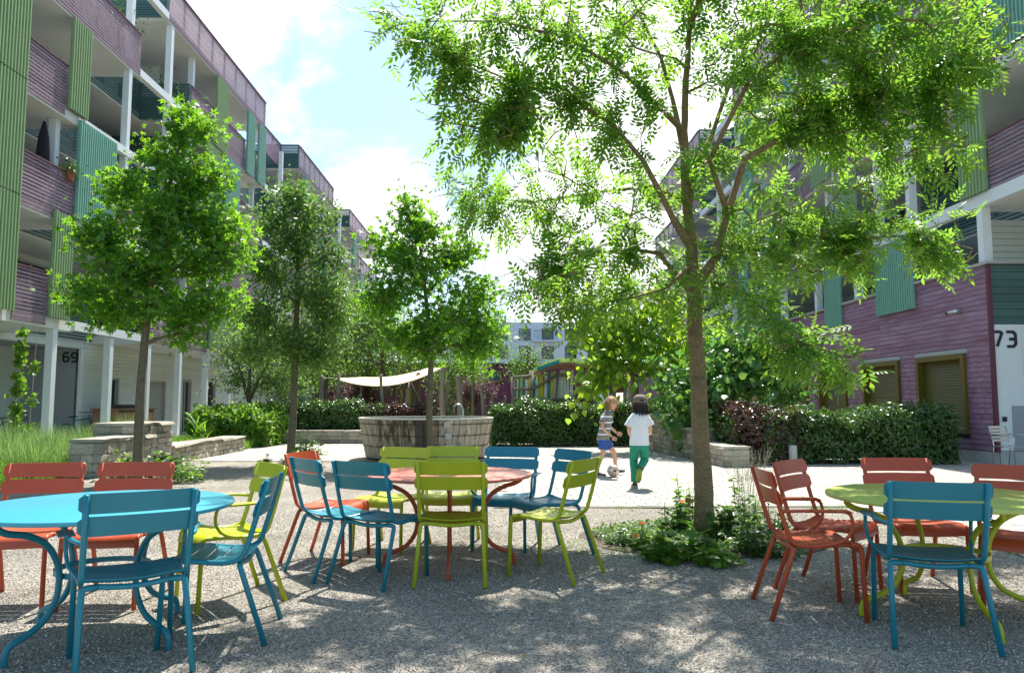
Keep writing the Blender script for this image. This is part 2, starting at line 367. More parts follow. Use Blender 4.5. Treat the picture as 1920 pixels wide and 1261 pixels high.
def make_tree(name, label, cat, trunk, trunk_r, limbs, blobs, leaf, leaf_mat, per_tip, leaf_size, bark, spread=.16, droop=.25, seg=.3, group=None, rtip=.0035, along=4, upn=.7, exp=.5, sides=16, bsc=1., nsc=1., wob=0.):
    base = Vector(trunk[0]); T = thing(name, label, cat, base, group)
    blobs = [(c, tuple(q*bsc for q in r_), max(4, int(n_*nsc))) for c, r_, n_ in blobs]
    off = base
    mb = MB(); pts = [Vector(p) for p in trunk]
    fine = []; rr = []
    for i in range(len(pts)-1):
        for k in range(6):
            t = k/6; p = pts[i].lerp(pts[i+1], t)+Vector((math.sin((i*6+k)*.55+base.x*3), math.cos((i*6+k)*.43+base.y), 0))*wob*min(1, (i*6+k)/6); fine.append(p+Vector((random.uniform(-1, 1), random.uniform(-1, 1), 0))*.006); rr.append((trunk_r[i]*(1-t)+trunk_r[i+1]*t)*random.uniform(.97, 1.03))
    fine.append(pts[-1]); rr.append(trunk_r[-1]); rr[0] *= 1.3; rr[1] *= 1.12
    mb.tube(fine, rr, sides)
    part('trunk', mb, bark, T, smooth=True)
    att = blob_points(blobs)
    P, par, tips = grow([[tuple(p) for p in fine]]+[l[0] for l in limbs], att, seg=seg)
    cnt = np.zeros(len(P)); cnt[tips] = 1
    for i in range(len(P)-1, -1, -1):
        if par[i] >= 0: cnt[par[i]] += cnt[i]
    rad = rtip*np.maximum(cnt, 1)**exp
    rad[:len(rr)] = np.minimum(np.array(rr), 9)
    k0 = len(rr)
    for l in limbs:
        r0, r1 = l[1]; m = len(l[0])-1
        for j in range(m): rad[k0+j] = 1.0*(r0+(r1-r0)*j/max(1, m-1))
        k0 += m
    # children never thicker than their parent
    for i in range(len(rr), len(P)):
        if par[i] >= 0: rad[i] = min(rad[i], rad[par[i]]*.98)
    par2 = par.copy(); par2[:len(rr)] = -1
    link('branches', seg_mesh('branches', P, par2, rad, off, 6), bark, T)
    # leaves along the last part of each twig
    pos = []; dr = []
    for t in tips:
        i = t; k = 0
        while i >= 0 and k < along:
            pos.append(P[i]); j = par[i]
            dr.append(P[i]-P[j] if j >= 0 else np.array([0, 0, 1.]))
            if rad[i] > .02: break
            i = j; k += 1
    pos = np.array(pos); dr = np.array(dr); dr /= np.maximum(np.linalg.norm(dr, axis=1, keepdims=True), 1e-6)
    n = int(per_tip*len(tips)); ii = rng.integers(0, len(pos), n)
    p = pos[ii]+rnd(n, spread); d = dr[ii]*.5+rnd(n, .6); d[:, 2] -= droop
    nn = rnd(n, .5); nn[:, 2] += upn
    me = scatter_mesh('crown', leaf[0], leaf[1], p, frames(d, nn), rng.uniform(.65, 1.2, n)*leaf_size, off)
    link('crown', me, leaf_mat, T)
    return T
LEAF_ASH = leafmat('ash_leaf', (.056, .145, .030), (.28, .54, .05), .5)
LEAF_GUM = leafmat('sweetgum_leaf', (.055, .155, .024), (.28, .60, .03), .48)
LEAF_DARK = leafmat('dark_narrow_leaf', (.075, .155, .045), (.22, .43, .07), .40)
LEAF_LIGHT = leafmat('lime_heart_leaf', (.09, .20, .025), (.38, .62, .04), .5)
LEAF_FIG = leafmat('glossy_broad_leaf', (.07, .165, .05), (.2, .45, .06), .36, rough=.3, spec=.5)
LEAF_BG = leafmat('background_leaf', (.06, .13, .03), (.2, .4, .05), .4)
LEAF_HEDGE = leafmat('hornbeam_hedge_leaf', (.05, .11, .026), (.12, .28, .03), .24, rough=.32, spec=.55)
LEAF_LAUREL = leafmat('bright_hedge_leaf', (.09, .21, .025), (.28, .52, .04), .42)
LEAF_COPPER = leafmat('copper_beech_leaf', (.075, .045, .035), (.13, .06, .03), .25, rough=.34, spec=.5, hue=.4)
LEAF_MAPLE = leafmat('purple_maple_leaf', (.13, .085, .10), (.17, .08, .09), .3)
GRASS = leafmat('garden_grass', (.08, .20, .03), (.24, .50, .05), .42)
GRASSP = leafmat('pale_feather_grass', (.13, .25, .085), (.3, .5, .14), .4)

# ================================================================== ground
struct('ground', MB().add([(-400, -60, -.03), (400, -60, -.03), (400, 700, -.03), (-400, 700, -.03)], [(0, 1, 2, 3)]), SOIL)
def gravel_mat():
    m = bpy.data.materials.new('grey_gravel'); m.use_nodes = True; t = m.node_tree; N = t.nodes; L = t.links
    b = N['Principled BSDF']; b.inputs['Roughness'].default_value = .9; b.inputs['Specular IOR Level'].default_value = .25
    tc = N.new('ShaderNodeTexCoord'); v = N.new('ShaderNodeTexVoronoi'); v.inputs['Scale'].default_value = 85; v.inputs['Randomness'].default_value = 1
    L.new(tc.outputs['Object'], v.inputs['Vector'])
    v2 = N.new('ShaderNodeTexVoronoi'); v2.inputs['Scale'].default_value = 210; L.new(tc.outputs['Object'], v2.inputs['Vector'])
    sp = N.new('ShaderNodeSeparateColor'); L.new(v.outputs['Color'], sp.inputs[0])
    cr = N.new('ShaderNodeValToRGB'); e = cr.color_ramp.elements; e[0].color = (.165, .145, .115, 1); e[1].color = (.68, .63, .53, 1)
    e.new(.3).color = (.31, .28, .235, 1); e.new(.75).color = (.47, .43, .36, 1); L.new(sp.outputs[0], cr.inputs[0])
    nz = N.new('ShaderNodeTexNoise'); nz.inputs['Scale'].default_value = 1.1; nz.inputs['Detail'].default_value = 7; L.new(tc.outputs['Object'], nz.inputs['Vector'])
    mr = N.new('ShaderNodeMapRange'); mr.inputs['From Min'].default_value = .35; mr.inputs['From Max'].default_value = .65; mr.inputs['To Min'].default_value = .82; mr.inputs['To Max'].default_value = 1.12; L.new(nz.outputs['Fac'], mr.inputs['Value'])
    vs = N.new('ShaderNodeVectorMath'); vs.operation = 'SCALE'; L.new(cr.outputs[0], vs.inputs[0]); L.new(mr.outputs[0], vs.inputs['Scale']); L.new(vs.outputs[0], b.inputs['Base Color'])
    ad = N.new('ShaderNodeMath'); ad.operation = 'ADD'; L.new(v.outputs['Distance'], ad.inputs[0]); L.new(v2.outputs['Distance'], ad.inputs[1])
    bp = N.new('ShaderNodeBump'); bp.invert = True; bp.inputs['Strength'].default_value = .9; bp.inputs['Distance'].default_value = .012; L.new(ad.outputs[0], bp.inputs['Height']); L.new(bp.outputs[0], b.inputs['Normal'])
    return m
GRAVEL = gravel_mat()
XE, XW, YB, YW = 4.46, -.1, 9.5, 17.0      # kerb lines: right edge, inner left edge, back edge, far left edge
def terrain(name, x0, x1, y0, y1, st, z, mat, amp):
    nx = int((x1-x0)/st)+1; ny = int((y1-y0)/st)+1
    X = np.linspace(x0, x1, nx); Yv = np.linspace(y0, y1, ny); gx, gy = np.meshgrid(X, Yv)
    gz = z+amp*(np.sin(gx*2.1+gy*.7)+np.sin(gy*2.9-gx*1.3)+.6*np.sin(gx*6.3+1)*np.sin(gy*5.1))
    V = np.stack([gx, gy, gz], -1).reshape(-1, 3); f = []
    for j in range(ny-1):
        for i in range(nx-1):
            a = j*nx+i; f.append((a, a+1, a+1+nx, a+nx))
    mb = MB(); mb.v = [tuple(p) for p in V]; mb.f = f; return mb
struct('gravel_ground', terrain('g', -7.4, XE, -3, YB, .25, 0, GRAVEL, .003), GRAVEL, True)
o = struct('gravel_ground', terrain('g', -7.4, XW, YB, YW, .5, 0, GRAVEL, .002), GRAVEL, True)
# loose stones: uncountable gravel, instanced on the near ground
def loose_gravel():
    st = []
    for k in range(4):
        me = bpy.data.meshes.new('pebble'); rr = np.random.default_rng(k)
        v = []; 
        for z, r, n in ((-.5, .6, 5), (.2, .95, 5), (.75, .45, 5)):
            for i in range(n):
                a = 2*math.pi*(i+.5*(z > 0))/n; v.append((r*math.cos(a)*rr.uniform(.75, 1.2), r*math.sin(a)*rr.uniform(.6, 1.05), z*rr.uniform(.5, .8)))
        f = [(4, 3, 2, 1, 0), (10, 11, 12, 13, 14)]
        for j in (0, 5):
            for i in range(5): f.append((j+i, j+(i+1) % 5, j+5+(i+1) % 5, j+5+i))
        me.from_pydata(v, [], f); me.update(); st.append(me)
    ar = np.random.default_rng(3); n = 90000
    # denser towards the viewer
    y = 2.9+6.5*ar.random(n)**1.7; x = ar.uniform(-1, 1, n)*(y*.72+.3)
    k = (x > -7.2) & (x < XE-.02) & (y < YB-.02); x = x[k]; y = y[k]; n = len(x)
    me = bpy.data.meshes.new('loose_gravel'); me.vertices.add(n)
    z = .003*(np.sin(x*2.1+y*.7)+np.sin(y*2.9-x*1.3))+.002
    me.vertices.foreach_set('co', np.stack([x, y, z], -1).reshape(-1).astype(np.float32)); me.update()
    mm = M('loose_stone', (.33, .31, .27), .9, .1, 4); nd = mm.node_tree
    gi = nd.nodes.new('ShaderNodeAttribute'); gi.attribute_type = 'INSTANCER'; gi.attribute_name = 'tone'
    cr = nd.nodes.new('ShaderNodeValToRGB'); e = cr.color_ramp.elements; e[0].color = (.18, .16, .13, 1); e[1].color = (.72, .67, .58, 1); e.new(.7).color = (.46, .42, .355, 1)
    nd.links.new(gi.outputs['Fac'], cr.inputs[0]); nd.links.new(cr.outputs[0], nd.nodes['Principled BSDF'].inputs['Base Color'])
    ob = link('loose_gravel', me, mm); ob['kind'] = 'stuff'
    g = bpy.data.node_groups.new('pebbles', 'GeometryNodeTree'); g.interface.new_socket('Geometry', in_out='INPUT', socket_type='NodeSocketGeometry'); g.interface.new_socket('Geometry', in_out='OUTPUT', socket_type='NodeSocketGeometry')
    N = g.nodes; L = g.links; gi = N.new('NodeGroupInput'); go = N.new('NodeGroupOutput')
    join = N.new('GeometryNodeJoinGeometry')
    cl = bpy.data.collections.new('pebble_shapes')
    iop = N.new('GeometryNodeInstanceOnPoints'); ci = N.new('GeometryNodeCollectionInfo'); ci.inputs['Collection'].default_value = cl; ci.inputs['Separate Children'].default_value = True; ci.inputs['Reset Children'].default_value = True
    for i, s in enumerate(st):
        s.materials.append(mm); po = bpy.data.objects.new('pebble_shape', s); cl.objects.link(po)
    rv = N.new('FunctionNodeRandomValue'); rv.data_type = 'FLOAT_VECTOR'; rv.inputs[1].default_value = (6.28, 6.28, 6.28)
    rs = N.new('FunctionNodeRandomValue'); rs.data_type = 'FLOAT'; rs.inputs[2].default_value = .0028; rs.inputs[3].default_value = .0075
    rt = N.new('FunctionNodeRandomValue'); rt.data_type = 'FLOAT'; rt.inputs['Seed'].default_value = 5
    L.new(gi.outputs[0], iop.inputs['Points']); L.new(ci.outputs[0], iop.inputs['Instance']); iop.inputs['Pick Instance'].default_value = True
    L.new(rv.outputs[0], iop.inputs['Rotation']); L.new(rs.outputs[1], iop.inputs['Scale'])
    sa = N.new('GeometryNodeStoreNamedAttribute'); sa.domain = 'INSTANCE'; sa.data_type = 'FLOAT'; sa.inputs['Name'].default_value = 'tone'
    L.new(iop.outputs[0], sa.inputs['Geometry']); L.new(rt.outputs[1], sa.inputs['Value'])
    L.new(sa.outputs[0], go.inputs[0])
    md = ob.modifiers.new('pebbles', 'NODES'); md.node_group = g
loose_gravel()
# paving: sand bed sheet plus raised pavers laid in running rows
bed = struct('paving', MB().add([(XW, YB, -.004), (11.2, YB, -.004), (11.2, 24, -.004), (XW, 24, -.004)], [(0, 1, 2, 3)]).add(
    [(XE, -2, -.004), (11.2, -2, -.004), (11.2, YB, -.004), (XE, YB, -.004)], [(0, 1, 2, 3)]).add(
    [(-8, YW, -.004), (XW, YW, -.004), (XW, 24.5, -.004), (-8, 24.5, -.004)], [(0, 1, 2, 3)]), JOINT)
def pavers():
    L_, W_, g = .26, .17, .012; cells = []
    r = 0; y = 2.
    while y < 24:
        x = -8+(r % 2)*L_/2
        while x < 10.9:
            x1 = x+L_
            ok = (x1 < 10.9 and ((y >= YB and x >= XW) or (x >= XE) or (y >= YW and x < XW)))
            if ok: cells.append((x+g/2, y+g/2, x1-g/2, y+W_-g/2))
            x += L_
        y += W_; r += 1
    def dist(c): return c[1] if abs((c[0]+.25*0)/max(c[1], .1)) < .7 else 99
    vis = sorted(range(len(cells)), key=lambda i: dist(cells[i])); near = set(vis[:290])
    rest = MB()
    for i, c in enumerate(cells):
        z = random.uniform(.002, .006)
        if i in near: pbox('paver', (c[0], c[1], -.004), (c[2], c[3], z), PAVE, bed)
        else:
            a, b_, c_, d = c; e = .0; b0 = len(rest.v)
            rest.v += [(a, b_, -.002), (c_, b_, -.002), (c_, d, -.002), (a, d, -.002), (a+.004, b_+.004, z), (c_-.004, b_+.004, z), (c_-.004, d-.004, z), (a+.004, d-.004, z)]
            rest.f += [tuple(b0+k for k in q) for q in ((4, 5, 6, 7), (0, 1, 5, 4), (1, 2, 6, 5), (2, 3, 7, 6), (3, 0, 4, 7))]
    o = part('far_pavers', rest, PAVE, bed); o['kind'] = 'stuff'
pavers()
# thin steel edging between gravel and paving
EDG = M('rusty_steel_edging', (.10, .085, .07), .8, .2, 8)
e = thing('steel_edging', 'thin dark steel edging strip between the grey gravel and the pale paving', 'edging', (XW, YB, 0))
part('edging_strip', MB().span((XW, YB-.012, -.03), (XE+.012, YB-.004, .010)), EDG, e)
part('edging_strip', MB().span((XE+.002, -2, -.03), (XE+.010, YB-.013, .010)), EDG, e)
part('edging_strip', MB().span((XW-.012, YB, -.03), (XW-.004, YW-.02, .010)), EDG, e)
part('edging_strip', MB().span((-7, YW-.012, -.03), (XW-.013, YW-.004, .010)), EDG, e)

# ================================================================== buildings
def plank_rows(B, mat, s, xw, y0, y1, z0, z1, pitch, opens=(), joints=(), ind=True, th=.022, name='plank'):
    """horizontal boards on a wall plane x = xw facing -s; opens = (ya,yb,za,zb)"""
    rest = MB(); z = z0
    while z < z1-.02:
        zt = min(z+pitch-.010, z1); cuts = [(y0, y1)]
        for ya, yb, za, zb in opens:
            if z < zb and zt > za:
                nc = []
                for a, b in cuts:
                    if yb <= a or ya >= b: nc.append((a, b))
                    else:
                        if a < ya: nc.append((a, ya))
                        if b > yb: nc.append((yb, b))
                cuts = nc
        for a, b in cuts:
            js = sorted([j+((int(z*100) % 3)-1)*.0 for j in joints if a+.2 < j < b-.2]); e = [a]+js+[b]
            for k in range(len(e)-1):
                p, q = (xw, e[k]+.003, z), (xw-s*(th+random.uniform(0, .004)), e[k+1]-.003, zt)
                if ind and e[k] < ind: pbox(name, p, q, mat, B)
                else: rest.span(p, q)
        z += pitch
    if rest.v:
        o = part('far_planks', rest, mat, B); o['kind'] = 'stuff'
def screen(B, s, xf_, y0, y1, z0, z1, mat, label=None):
    mb = MB(); x = xf_-s*.07; n = max(3, int((y1-y0)/.105)); p = (y1-y0)/n; prof = []
    for i in range(n):
        a = y0+i*p
        prof += [(x, a), (x-s*.045, a+.12*p), (x-s*.045, a+.5*p), (x, a+.62*p)]
    prof.append((x, y1)); pr2 = [(u+s*.012, v) for u, v in reversed(prof)]
    r0 = [(u, v, z0) for u, v in prof+pr2]; r1 = [(u, v, z1) for u, v in prof+pr2]
    mb.loft([r0, r1], cap=True)
    mb.span((x+s*.012, y0, z0), (x+s*.05, y0+.03, z1)).span((x+s*.012, y1-.03, z0), (x+s*.05, y1, z1))
    return part('screen_panel', mb, mat, B, label=label)
def rail(B, s, xf_, y0, y1, z0, ind=True, mat=None, h=1.12, endcap=None, soffit=True, name='balcony_rail', post=True):
    """slatted balcony parapet on plane x = xf_"""
    mat = mat or PURSLAT; n = max(2, int((y1-y0)/1.2)+1)
    o = part(name, MB().span((xf_-s*.03, y0, z0+h-.03), (xf_+s*.12, y1, z0+h+.012)), HANDR if mat is PURSLAT else TEALSLAT, B)
    for i in range(n):
        y = y0+.04+(y1-y0-.08)*i/(n-1); pbox('post', (xf_+s*.03, y-.03, z0-.12), (xf_+s*.09, y+.03, z0+h-.031), mat, o)
    z = z0-.20; rest = MB(); p = .094
    while z < z0+h-.07:
        a, b = (xf_, y0, z), (xf_+s*.018, y1, z+.062)
        if ind: pbox('slat', a, b, mat, o)
        else: rest.span(a, b)
        z += p
    if rest.v: q = part('slats', rest, mat, o); q['kind'] = 'stuff'
    return o
def xrail(B, y, x0, x1, z0, mat=None, ind=True, h=1.12, solid=.6):
    """parapet facing the camera (plane y)"""
    mat = mat or TEALSLAT; a, b = min(x0, x1), max(x0, x1); 
    o = part('balcony_end_rail', MB().span((a+.061, y+.031, z0-.2), (b-.061, y+.05, z0+h*solid)), mat, B)
    for q in (a, b-.06): pbox('post', (q, y+.03, z0-.2), (q+.06, y+.09, z0+h-.031), mat, o)
    pbox('handrail', (a, y-.02, z0+h-.03), (b, y+.12, z0+h+.012), mat, o)
    z = z0-.2
    while z < z0+h-.07: pbox('slat', (a, y, z), (b, y+.028, z+.066), mat, o); z += .088
def window(B, s, xw, y0, y1, z0, z1, fmat, kind='glass', proud=.03, fw=.07, depth=.12):
    fr = MB(); xo = xw-s*proud
    fr.span((xo, y0, z0), (xw+s*depth, y0+fw, z1)).span((xo, y1-fw, z0), (xw+s*depth, y1, z1)).span((xo-s*.001, y0+fw, z1-fw), (xw+s*depth, y1-fw, z1)).span((xo-s*.001, y0+fw, z0), (xw+s*depth, y1-fw, z0+fw))
    w = part('window', fr, fmat, B)
    if kind == 'glass':
        pbox('pane', (xw+s*(depth-.03), y0+fw, z0+fw), (xw+s*(depth-.01), y1-fw, z1-fw), GLASS, w)
        pbox('mullion', (xw+s*(depth-.06), (y0+y1)/2-.03, z0+fw), (xw+s*(depth-.031), (y0+y1)/2+.03, z1-fw), fmat, w)
    else:
        z = z0+fw; k = 0
        sm = OLIVEB if fmat is OLIVE else CONC
        while z < z1-fw-.02:
            h_ = min(.058, z1-fw-z)
            o = pbox('blind_slat', (xw+s*(depth-.045), y0+fw+.005, z), (xw+s*(depth-.03), y1-fw-.005, z+h_), sm, w)
            o.rotation_euler = (0, s*R(14), 0); z += .064
        pbox('blind_backing', (xw+s*(depth-.012), y0+fw, z0+fw), (xw+s*(depth-.002), y1-fw, z1-fw), DARKIN, w)
    return w
def column(B, x, y, z0, z1, w=.19):
    return pbox('column', (x-w/2, y-w/2, z0), (x+w/2, y+w/2, z1), WHITE, B)
def digits(B, name, strokes, org, ux, uz, w, mat, nrm, th=.012):
    """flat house number built from thick polylines; org lower left, ux/uz unit vectors"""
    mb = MB(); ux = Vector(ux); uz = Vector(uz); nrm = Vector(nrm); org = Vector(org)
    for pts in strokes:
        L_, R_ = [], []
        m = len(pts)
        for i, p in enumerate(pts):
            p = Vector(p)
            d0 = (p-Vector(pts[i-1])).normalized() if i else None; d1 = (Vector(pts[i+1])-p).normalized() if i < m-1 else None
            if d0 is None: t = d1; k = 1
            elif d1 is None: t = d0; k = 1
            else: t = (d0+d1).normalized(); k = 1/max(.5, t.dot(d0))
            nn = Vector((-t[1], t[0])); L_.append(p+nn*(w/2*k)); R_.append(p-nn*(w/2*k))
        grid = [[org+ux*a[0]+uz*a[1]+nrm*th for a in (l, r)] for l, r in zip(L_, R_)]
        mb.sheet(grid, th-.002, nrm=-nrm)
    return part(name, mb, mat, B)
def rr(pts, c=.16):      # clip the corners of a polyline
    o = [pts[0]]
    for i in range(1, len(pts)-1):
        a, p, b = Vector(pts[i-1]), Vector(pts[i]), Vector(pts[i+1]); cc = min(c, (a-p).length*.45, (b-p).length*.45)
        o += [tuple(p+(a-p).normalized()*cc), tuple(p+(b-p).normalized()*cc)]
    return o+[pts[-1]]
SIX = [rr([(.62, 1), (0, 1), (0, 0), (.62, 0), (.62, .56), (.1, .56)])]
NINE = [rr([(0, 0), (.62, 0), (.62, 1), (0, 1), (0, .44), (.52, .44)])]
SEVEN = [[(0, 1), (.5, 1), (.60, .90), (.24, 0)]]
THREE = [rr([(0, 1), (.60, 1), (.60, .5), (.60, 0), (0, 0)]), [(.16, .5), (.505, .5)]]
def sc2(st, k, dx): return [[(x*k+dx, y*k) for x, y in s] for s in st]

L = [0, 3.45, 6.2, 8.98, 11.75, 14.55, 17.3]
# ---------------- left building (plane x = -11.4, number 69)
XL, s = -11.4, -1
BL = thing('apartment_building', 'long apartment block on the left with purple slatted balcony rails and number 69', 'building', (XL, 30, 0))
body = MB().span((XL-14, 8, 0), (XL-3.6, 68, 15.3)); part('building_body', body, SIDING, BL)
for k in range(1, 6):
    z = L[k]
    for (a, b) in ((8, 19.93), (24.1 if k == 1 else 28.0 if k in (2, 3) else 26.6 if k == 4 else 24.6, 35), (41, 49.5), (55, 67)):
        if k == 4 and a == 8: b = 22.8
        if k == 5 and a == 8: continue
        part('floor_slab', MB().span((XL-.03, a, z-.26), (XL-3.62, b, z)), SOFFIT, BL)
    # recessed slabs in the gaps
    for (a, b) in ((19.94, 24.09 if k == 1 else 27.99 if k in (2, 3) else 26.59 if k == 4 else 24.59), (35.01, 40.99), (49.51, 54.99)):
        if k == 4 and a < 20: a = 22.81
        part('floor_slab', MB().span((XL-1.8, a, z-.25), (XL-3.63, b, z-.01)), SOFFIT, BL)
        if k < 5: rail(BL, -1, XL-1.78, a+.02, b-.02, z, ind=(a < 24 and k in (2, 3)), mat=TEALSLAT, name='recessed_rail')
        if k == 5 and a > 30: rail(BL, -1, XL-1.0, a+.02, b-.02, z, ind=False, name='recessed_rail')
        else: pbox('edge_beam', (XL+.01, a, z-.22), (XL-.17, b, z+.02), WHITE, BL)
# loggia back walls: pale boarding with doors and windows on every floor
for k in range(1, 6):
    op = []; y = 13.5+.7*(k % 2)
    while y < 64:
        w = 1.9 if (k+int(y)) % 2 else 1.1; op.append((y, y+w, L[k]+.12, L[k]+2.3)); y += 4.2
    plank_rows(BL, SIDING, -1, XL-3.6, 8.1, 60, L[k], min(15.28, L[k+1]-.27), .16, op, ind=False)
    for a, b, c, d in (op if k < 5 else ()):
        if a < 45: window(BL, -1, XL-3.6, a, b, c, d, CONC, depth=-.004, proud=.04)
    for y in (20.0, 28., 35., 41., 49.5):
        part('side_wall', MB().span((XL-1.9, y+.02, L[k]+.005), (XL-3.59, y+.16, min(15.25, L[k+1]-.27))), TEALSLAT if k % 2 else SIDING, BL)
# rails and metal screens, bottom to top
rails = {1: [(17.38, 18.68), (24.1, 28.9), (31.35, 35), (41, 49.5), (55, 67), (10, 15.85)],
         2: [(17.38, 19.57), (21.52, 25.9), (27.05, 35), (41, 49.5), (55, 67), (10, 15.85)],
         3: [(17.38, 19.03), (28., 35), (41, 49.5), (55, 67), (10, 15.85)],
         4: [(12, 22.8), (26.6, 28.78), (30.02, 32.38), (33.4, 33.88), (41, 49.5), (55, 67)],
         5: [(24.6, 35), (41, 49.5), (55, 67)]}
for k, rs in rails.items():
    for a, b in rs: rail(BL, -1, XL, a, b, L[k], ind=(a > 15 and b < 36 and a < 31 and not (k in (2, 3) and a > 26)))
for k in (1, 2, 3, 4):
    screen(BL, -1, XL, 15.9, 17.35, L[k]-.02, L[k+1]-.05, GREENP)
for a, b, z0, z1, m in ((18.7, 19.55, L[1], 6.15, GREENP), (19.6, 21.5, L[2]-.02, 8.86, TEALP), (19.06, 19.95, L[3], 11.45, GREENP),
                        (28.93, 31.3, L[1]-.05, 5.95, GREENP), (25.93, 27.0, L[2], 8.85, TEALP), (30, 31.6, L[3]-.1, 11.4, TEALP),
                        (28.8, 30.0, L[4]-.35, 14.27, GREENP), (28.0, 29.6, L[3]-.2, 11.3, GREENP), (32.4, 33.37, L[4]-.3, 14.27, TEALP), (33.9, 34.9, L[4]-.3, 14.27, TEALP),
                        (42, 43, L[4], 14.2, TEALP), (45.5, 46.8, L[3], 11.5, TEALP), (47.5, 48.5, L[2], 8.9, GREENP), (56, 57.2, L[4], 14.2, TEALP), (59, 60, L[3], 11.5, TEALP)):
    screen(BL, -1, XL, a, b, z0, z1, m)
# end rails facing the court
for y, k in ((24.6, 5), (26.6, 4), (41., 5), (41., 4), (41., 3), (55., 5), (28., 2), (28., 3)):
    xrail(BL, y-.14, XL-.01, XL-3.5 if k != 4 else XL-2.6, L[k])
xrail(BL, 28.-.14, XL-.01, XL-2.6, L[3])
# free standing columns
for y in (16.5, 19.15, 21.93, 24.28, 26.65, 29.1, 31.5, 33.95): column(BL, XL-.115, y, 0, L[1]-.265)
for y, ks in ((22.3, (2, 3, 4)), (25.0, (1, 2, 3)), (27.4, (1, 2, 3, 4)), (30.5, (1, 2, 3, 4)), (34.4, (1, 2, 3, 4)), (38., (1, 2, 3, 4)), (44., (1, 2, 3, 4)), (52, (1, 2, 3, 4)), (48, (1, 2, 3, 4)), (60, (1, 2, 3, 4)), (19.2, (2,)), (14, (1, 2, 3))):
    for k in ks: column(BL, XL-.115-.25*(y not in (22.3, 25., 38., 52)), y, L[k]+.03, L[k+1]-.265 if y != 22.3 else L[k+1]-.235)
column(BL, XL-.115, 25.0, L[4]+.03, L[5]-.265)
# ground floor wall and entrance niche with the number
XG = XL-1.8
wins = [(24.9, 25.9, 0, 2.15), (27.9, 29.5, .35, 2.15), (31.0, 31.9, .03, 2.25), (33., 34.6, .03, 2.3), (37, 38.5, .5, 2.2), (41, 42.4, .5, 2.2), (45, 46.5, .5, 2.2)]
plank_rows(BL, SIDING, -1, XG, 23.65, 50, .15, L[1]-.27, .125, wins, joints=(26.9, 33.1), ind=34)
plank_rows(BL, SIDING, -1, XG, 12, 23.64, 3.0, L[1]-.27, .125, (), joints=(17.5,), ind=34)
part('ground_wall', MB().span((XG-.001, 23.65, 0), (XG-.15, 24.9, L[1]-.27)).span((XG-.001, 25.9, 0), (XG-.15, 27.9, L[1]-.27)).span((XG-.001, 29.5, 0), (XG-.15, 31, L[1]-.27)).span((XG-.001, 31.9, 0), (XG-.15, 33, L[1]-.27)).span((XG-.001, 34.6, 0), (XG-.15, 60, L[1]-.27)).span((XG-.001, 12, 2.99), (XG-.15, 23.649, L[1]-.27)).span(
    (XG-.151, 23.66, 0), (XG-1.7, 60, L[1]-.28)), SIDING, BL)
part('niche_wall', MB().span((XG-.14, 23.5, 0), (XG-6, 23.64, 3.0)).span((XG-5.9, 12, 0), (XG-6.1, 23.49, 3.0)), GREYWALL, BL)
part('niche_ceiling', MB().span((XG-.16, 12, 3.01), (XG-6.1, 23.64, 3.12)), GREYWALL, BL)
pbox('corner_board', (XG+.04, 23.45, 0), (XG-.03, 23.645, 2.985), WHITE, BL)
window(BL, -1, XG-.02, *wins[0], CONC, 'glass', proud=.05, depth=.1)
window(BL, -1, XG-.02, *wins[1], CONC, 'blind', proud=.05, depth=.1)
for w in wins[2:]: window(BL, -1, XG-.02, *w, CONC, 'glass', proud=.05, depth=.1)
p = at(117, 677.5, 23.48)
digits(BL, 'house_number', sc2(SIX, .27, 0)+sc2(NINE, .27, .26), (p.x+.02, 23.49, p.z), (1, 0, 0), (0, 0, 1), .055, BLACK, (0, -1, 0))
part('arcade_floor', MB().span((XL+.4, 10, -.02), (XL-8, 60, .03)), CONC, BL)

# ---------------- right building (plane x = 10.4, number 73)
XR, s = 10.4, 1
BR = thing('apartment_building', 'long apartment block on the right with purple boarded ground floor, mint screens and number 73', 'building', (XR, 30, 0))
Z = [0, 3.25, 5.86, 8.58, 11.3, 14.6, 17.3]
part('building_body', MB().span((XR+3.6, 15.9, 0), (XR+14, 62, 15.3)).span((XR+.12, 15.9, 0), (XR+3.59, 62, 4.18)), SIDING, BR)
wr = [(16.58, 18.55, .62, 2.42), (19.38, 21.36, .62, 2.42), (22.4, 24.38, .62, 2.42), (25.3, 27.2, .62, 2.42), (28.3, 30.2, .62, 2.42), (31.4, 33.2, .62, 2.42), (34.5, 36.2, .62, 2.42), (37.4, 39, .62, 2.42), (40.4, 42, .62, 2.42), (44, 45.6, .62, 2.42)]
plank_rows(BR, PURPLE, 1, XR+.02, 15.74, 62, .30, 4.27, .112, wr, joints=(20.35, 25.6, 29.4), ind=28.)
pbox('wall_sheathing', (XR+.021, 15.74, .02), (XR+.119, 62, .62), DARKIN, BR); pbox('wall_sheathing', (XR+.021, 15.74, 2.42), (XR+.119, 62, 4.26), DARKIN, BR)
pr = 15.74
for a, b, c, d in wr: pbox('wall_sheathing', (XR+.021, pr, .621), (XR+.119, a, 2.419), DARKIN, BR); pr = b
pbox('wall_sheathing', (XR+.021, pr, .621), (XR+.119, 62, 2.419), DARKIN, BR)
for w in wr: 
    window(BR, 1, XR+.02, *w, OLIVE, 'blind', proud=.10, fw=.12, depth=.09)
    pbox('lead_flashing', (XR-.035, w[0]-.05, w[3]+.002), (XR+.015, w[1]+.05, w[3]+.10), CONC, BR) if w[0] < 30 else None
part('plinth', MB().span((XR+.05, 15.72, -.02), (XR+.02, 62, .28)).span((XR+.06, 15.70, -.02), (XR+8, 15.72, .30)), CONC, BR)
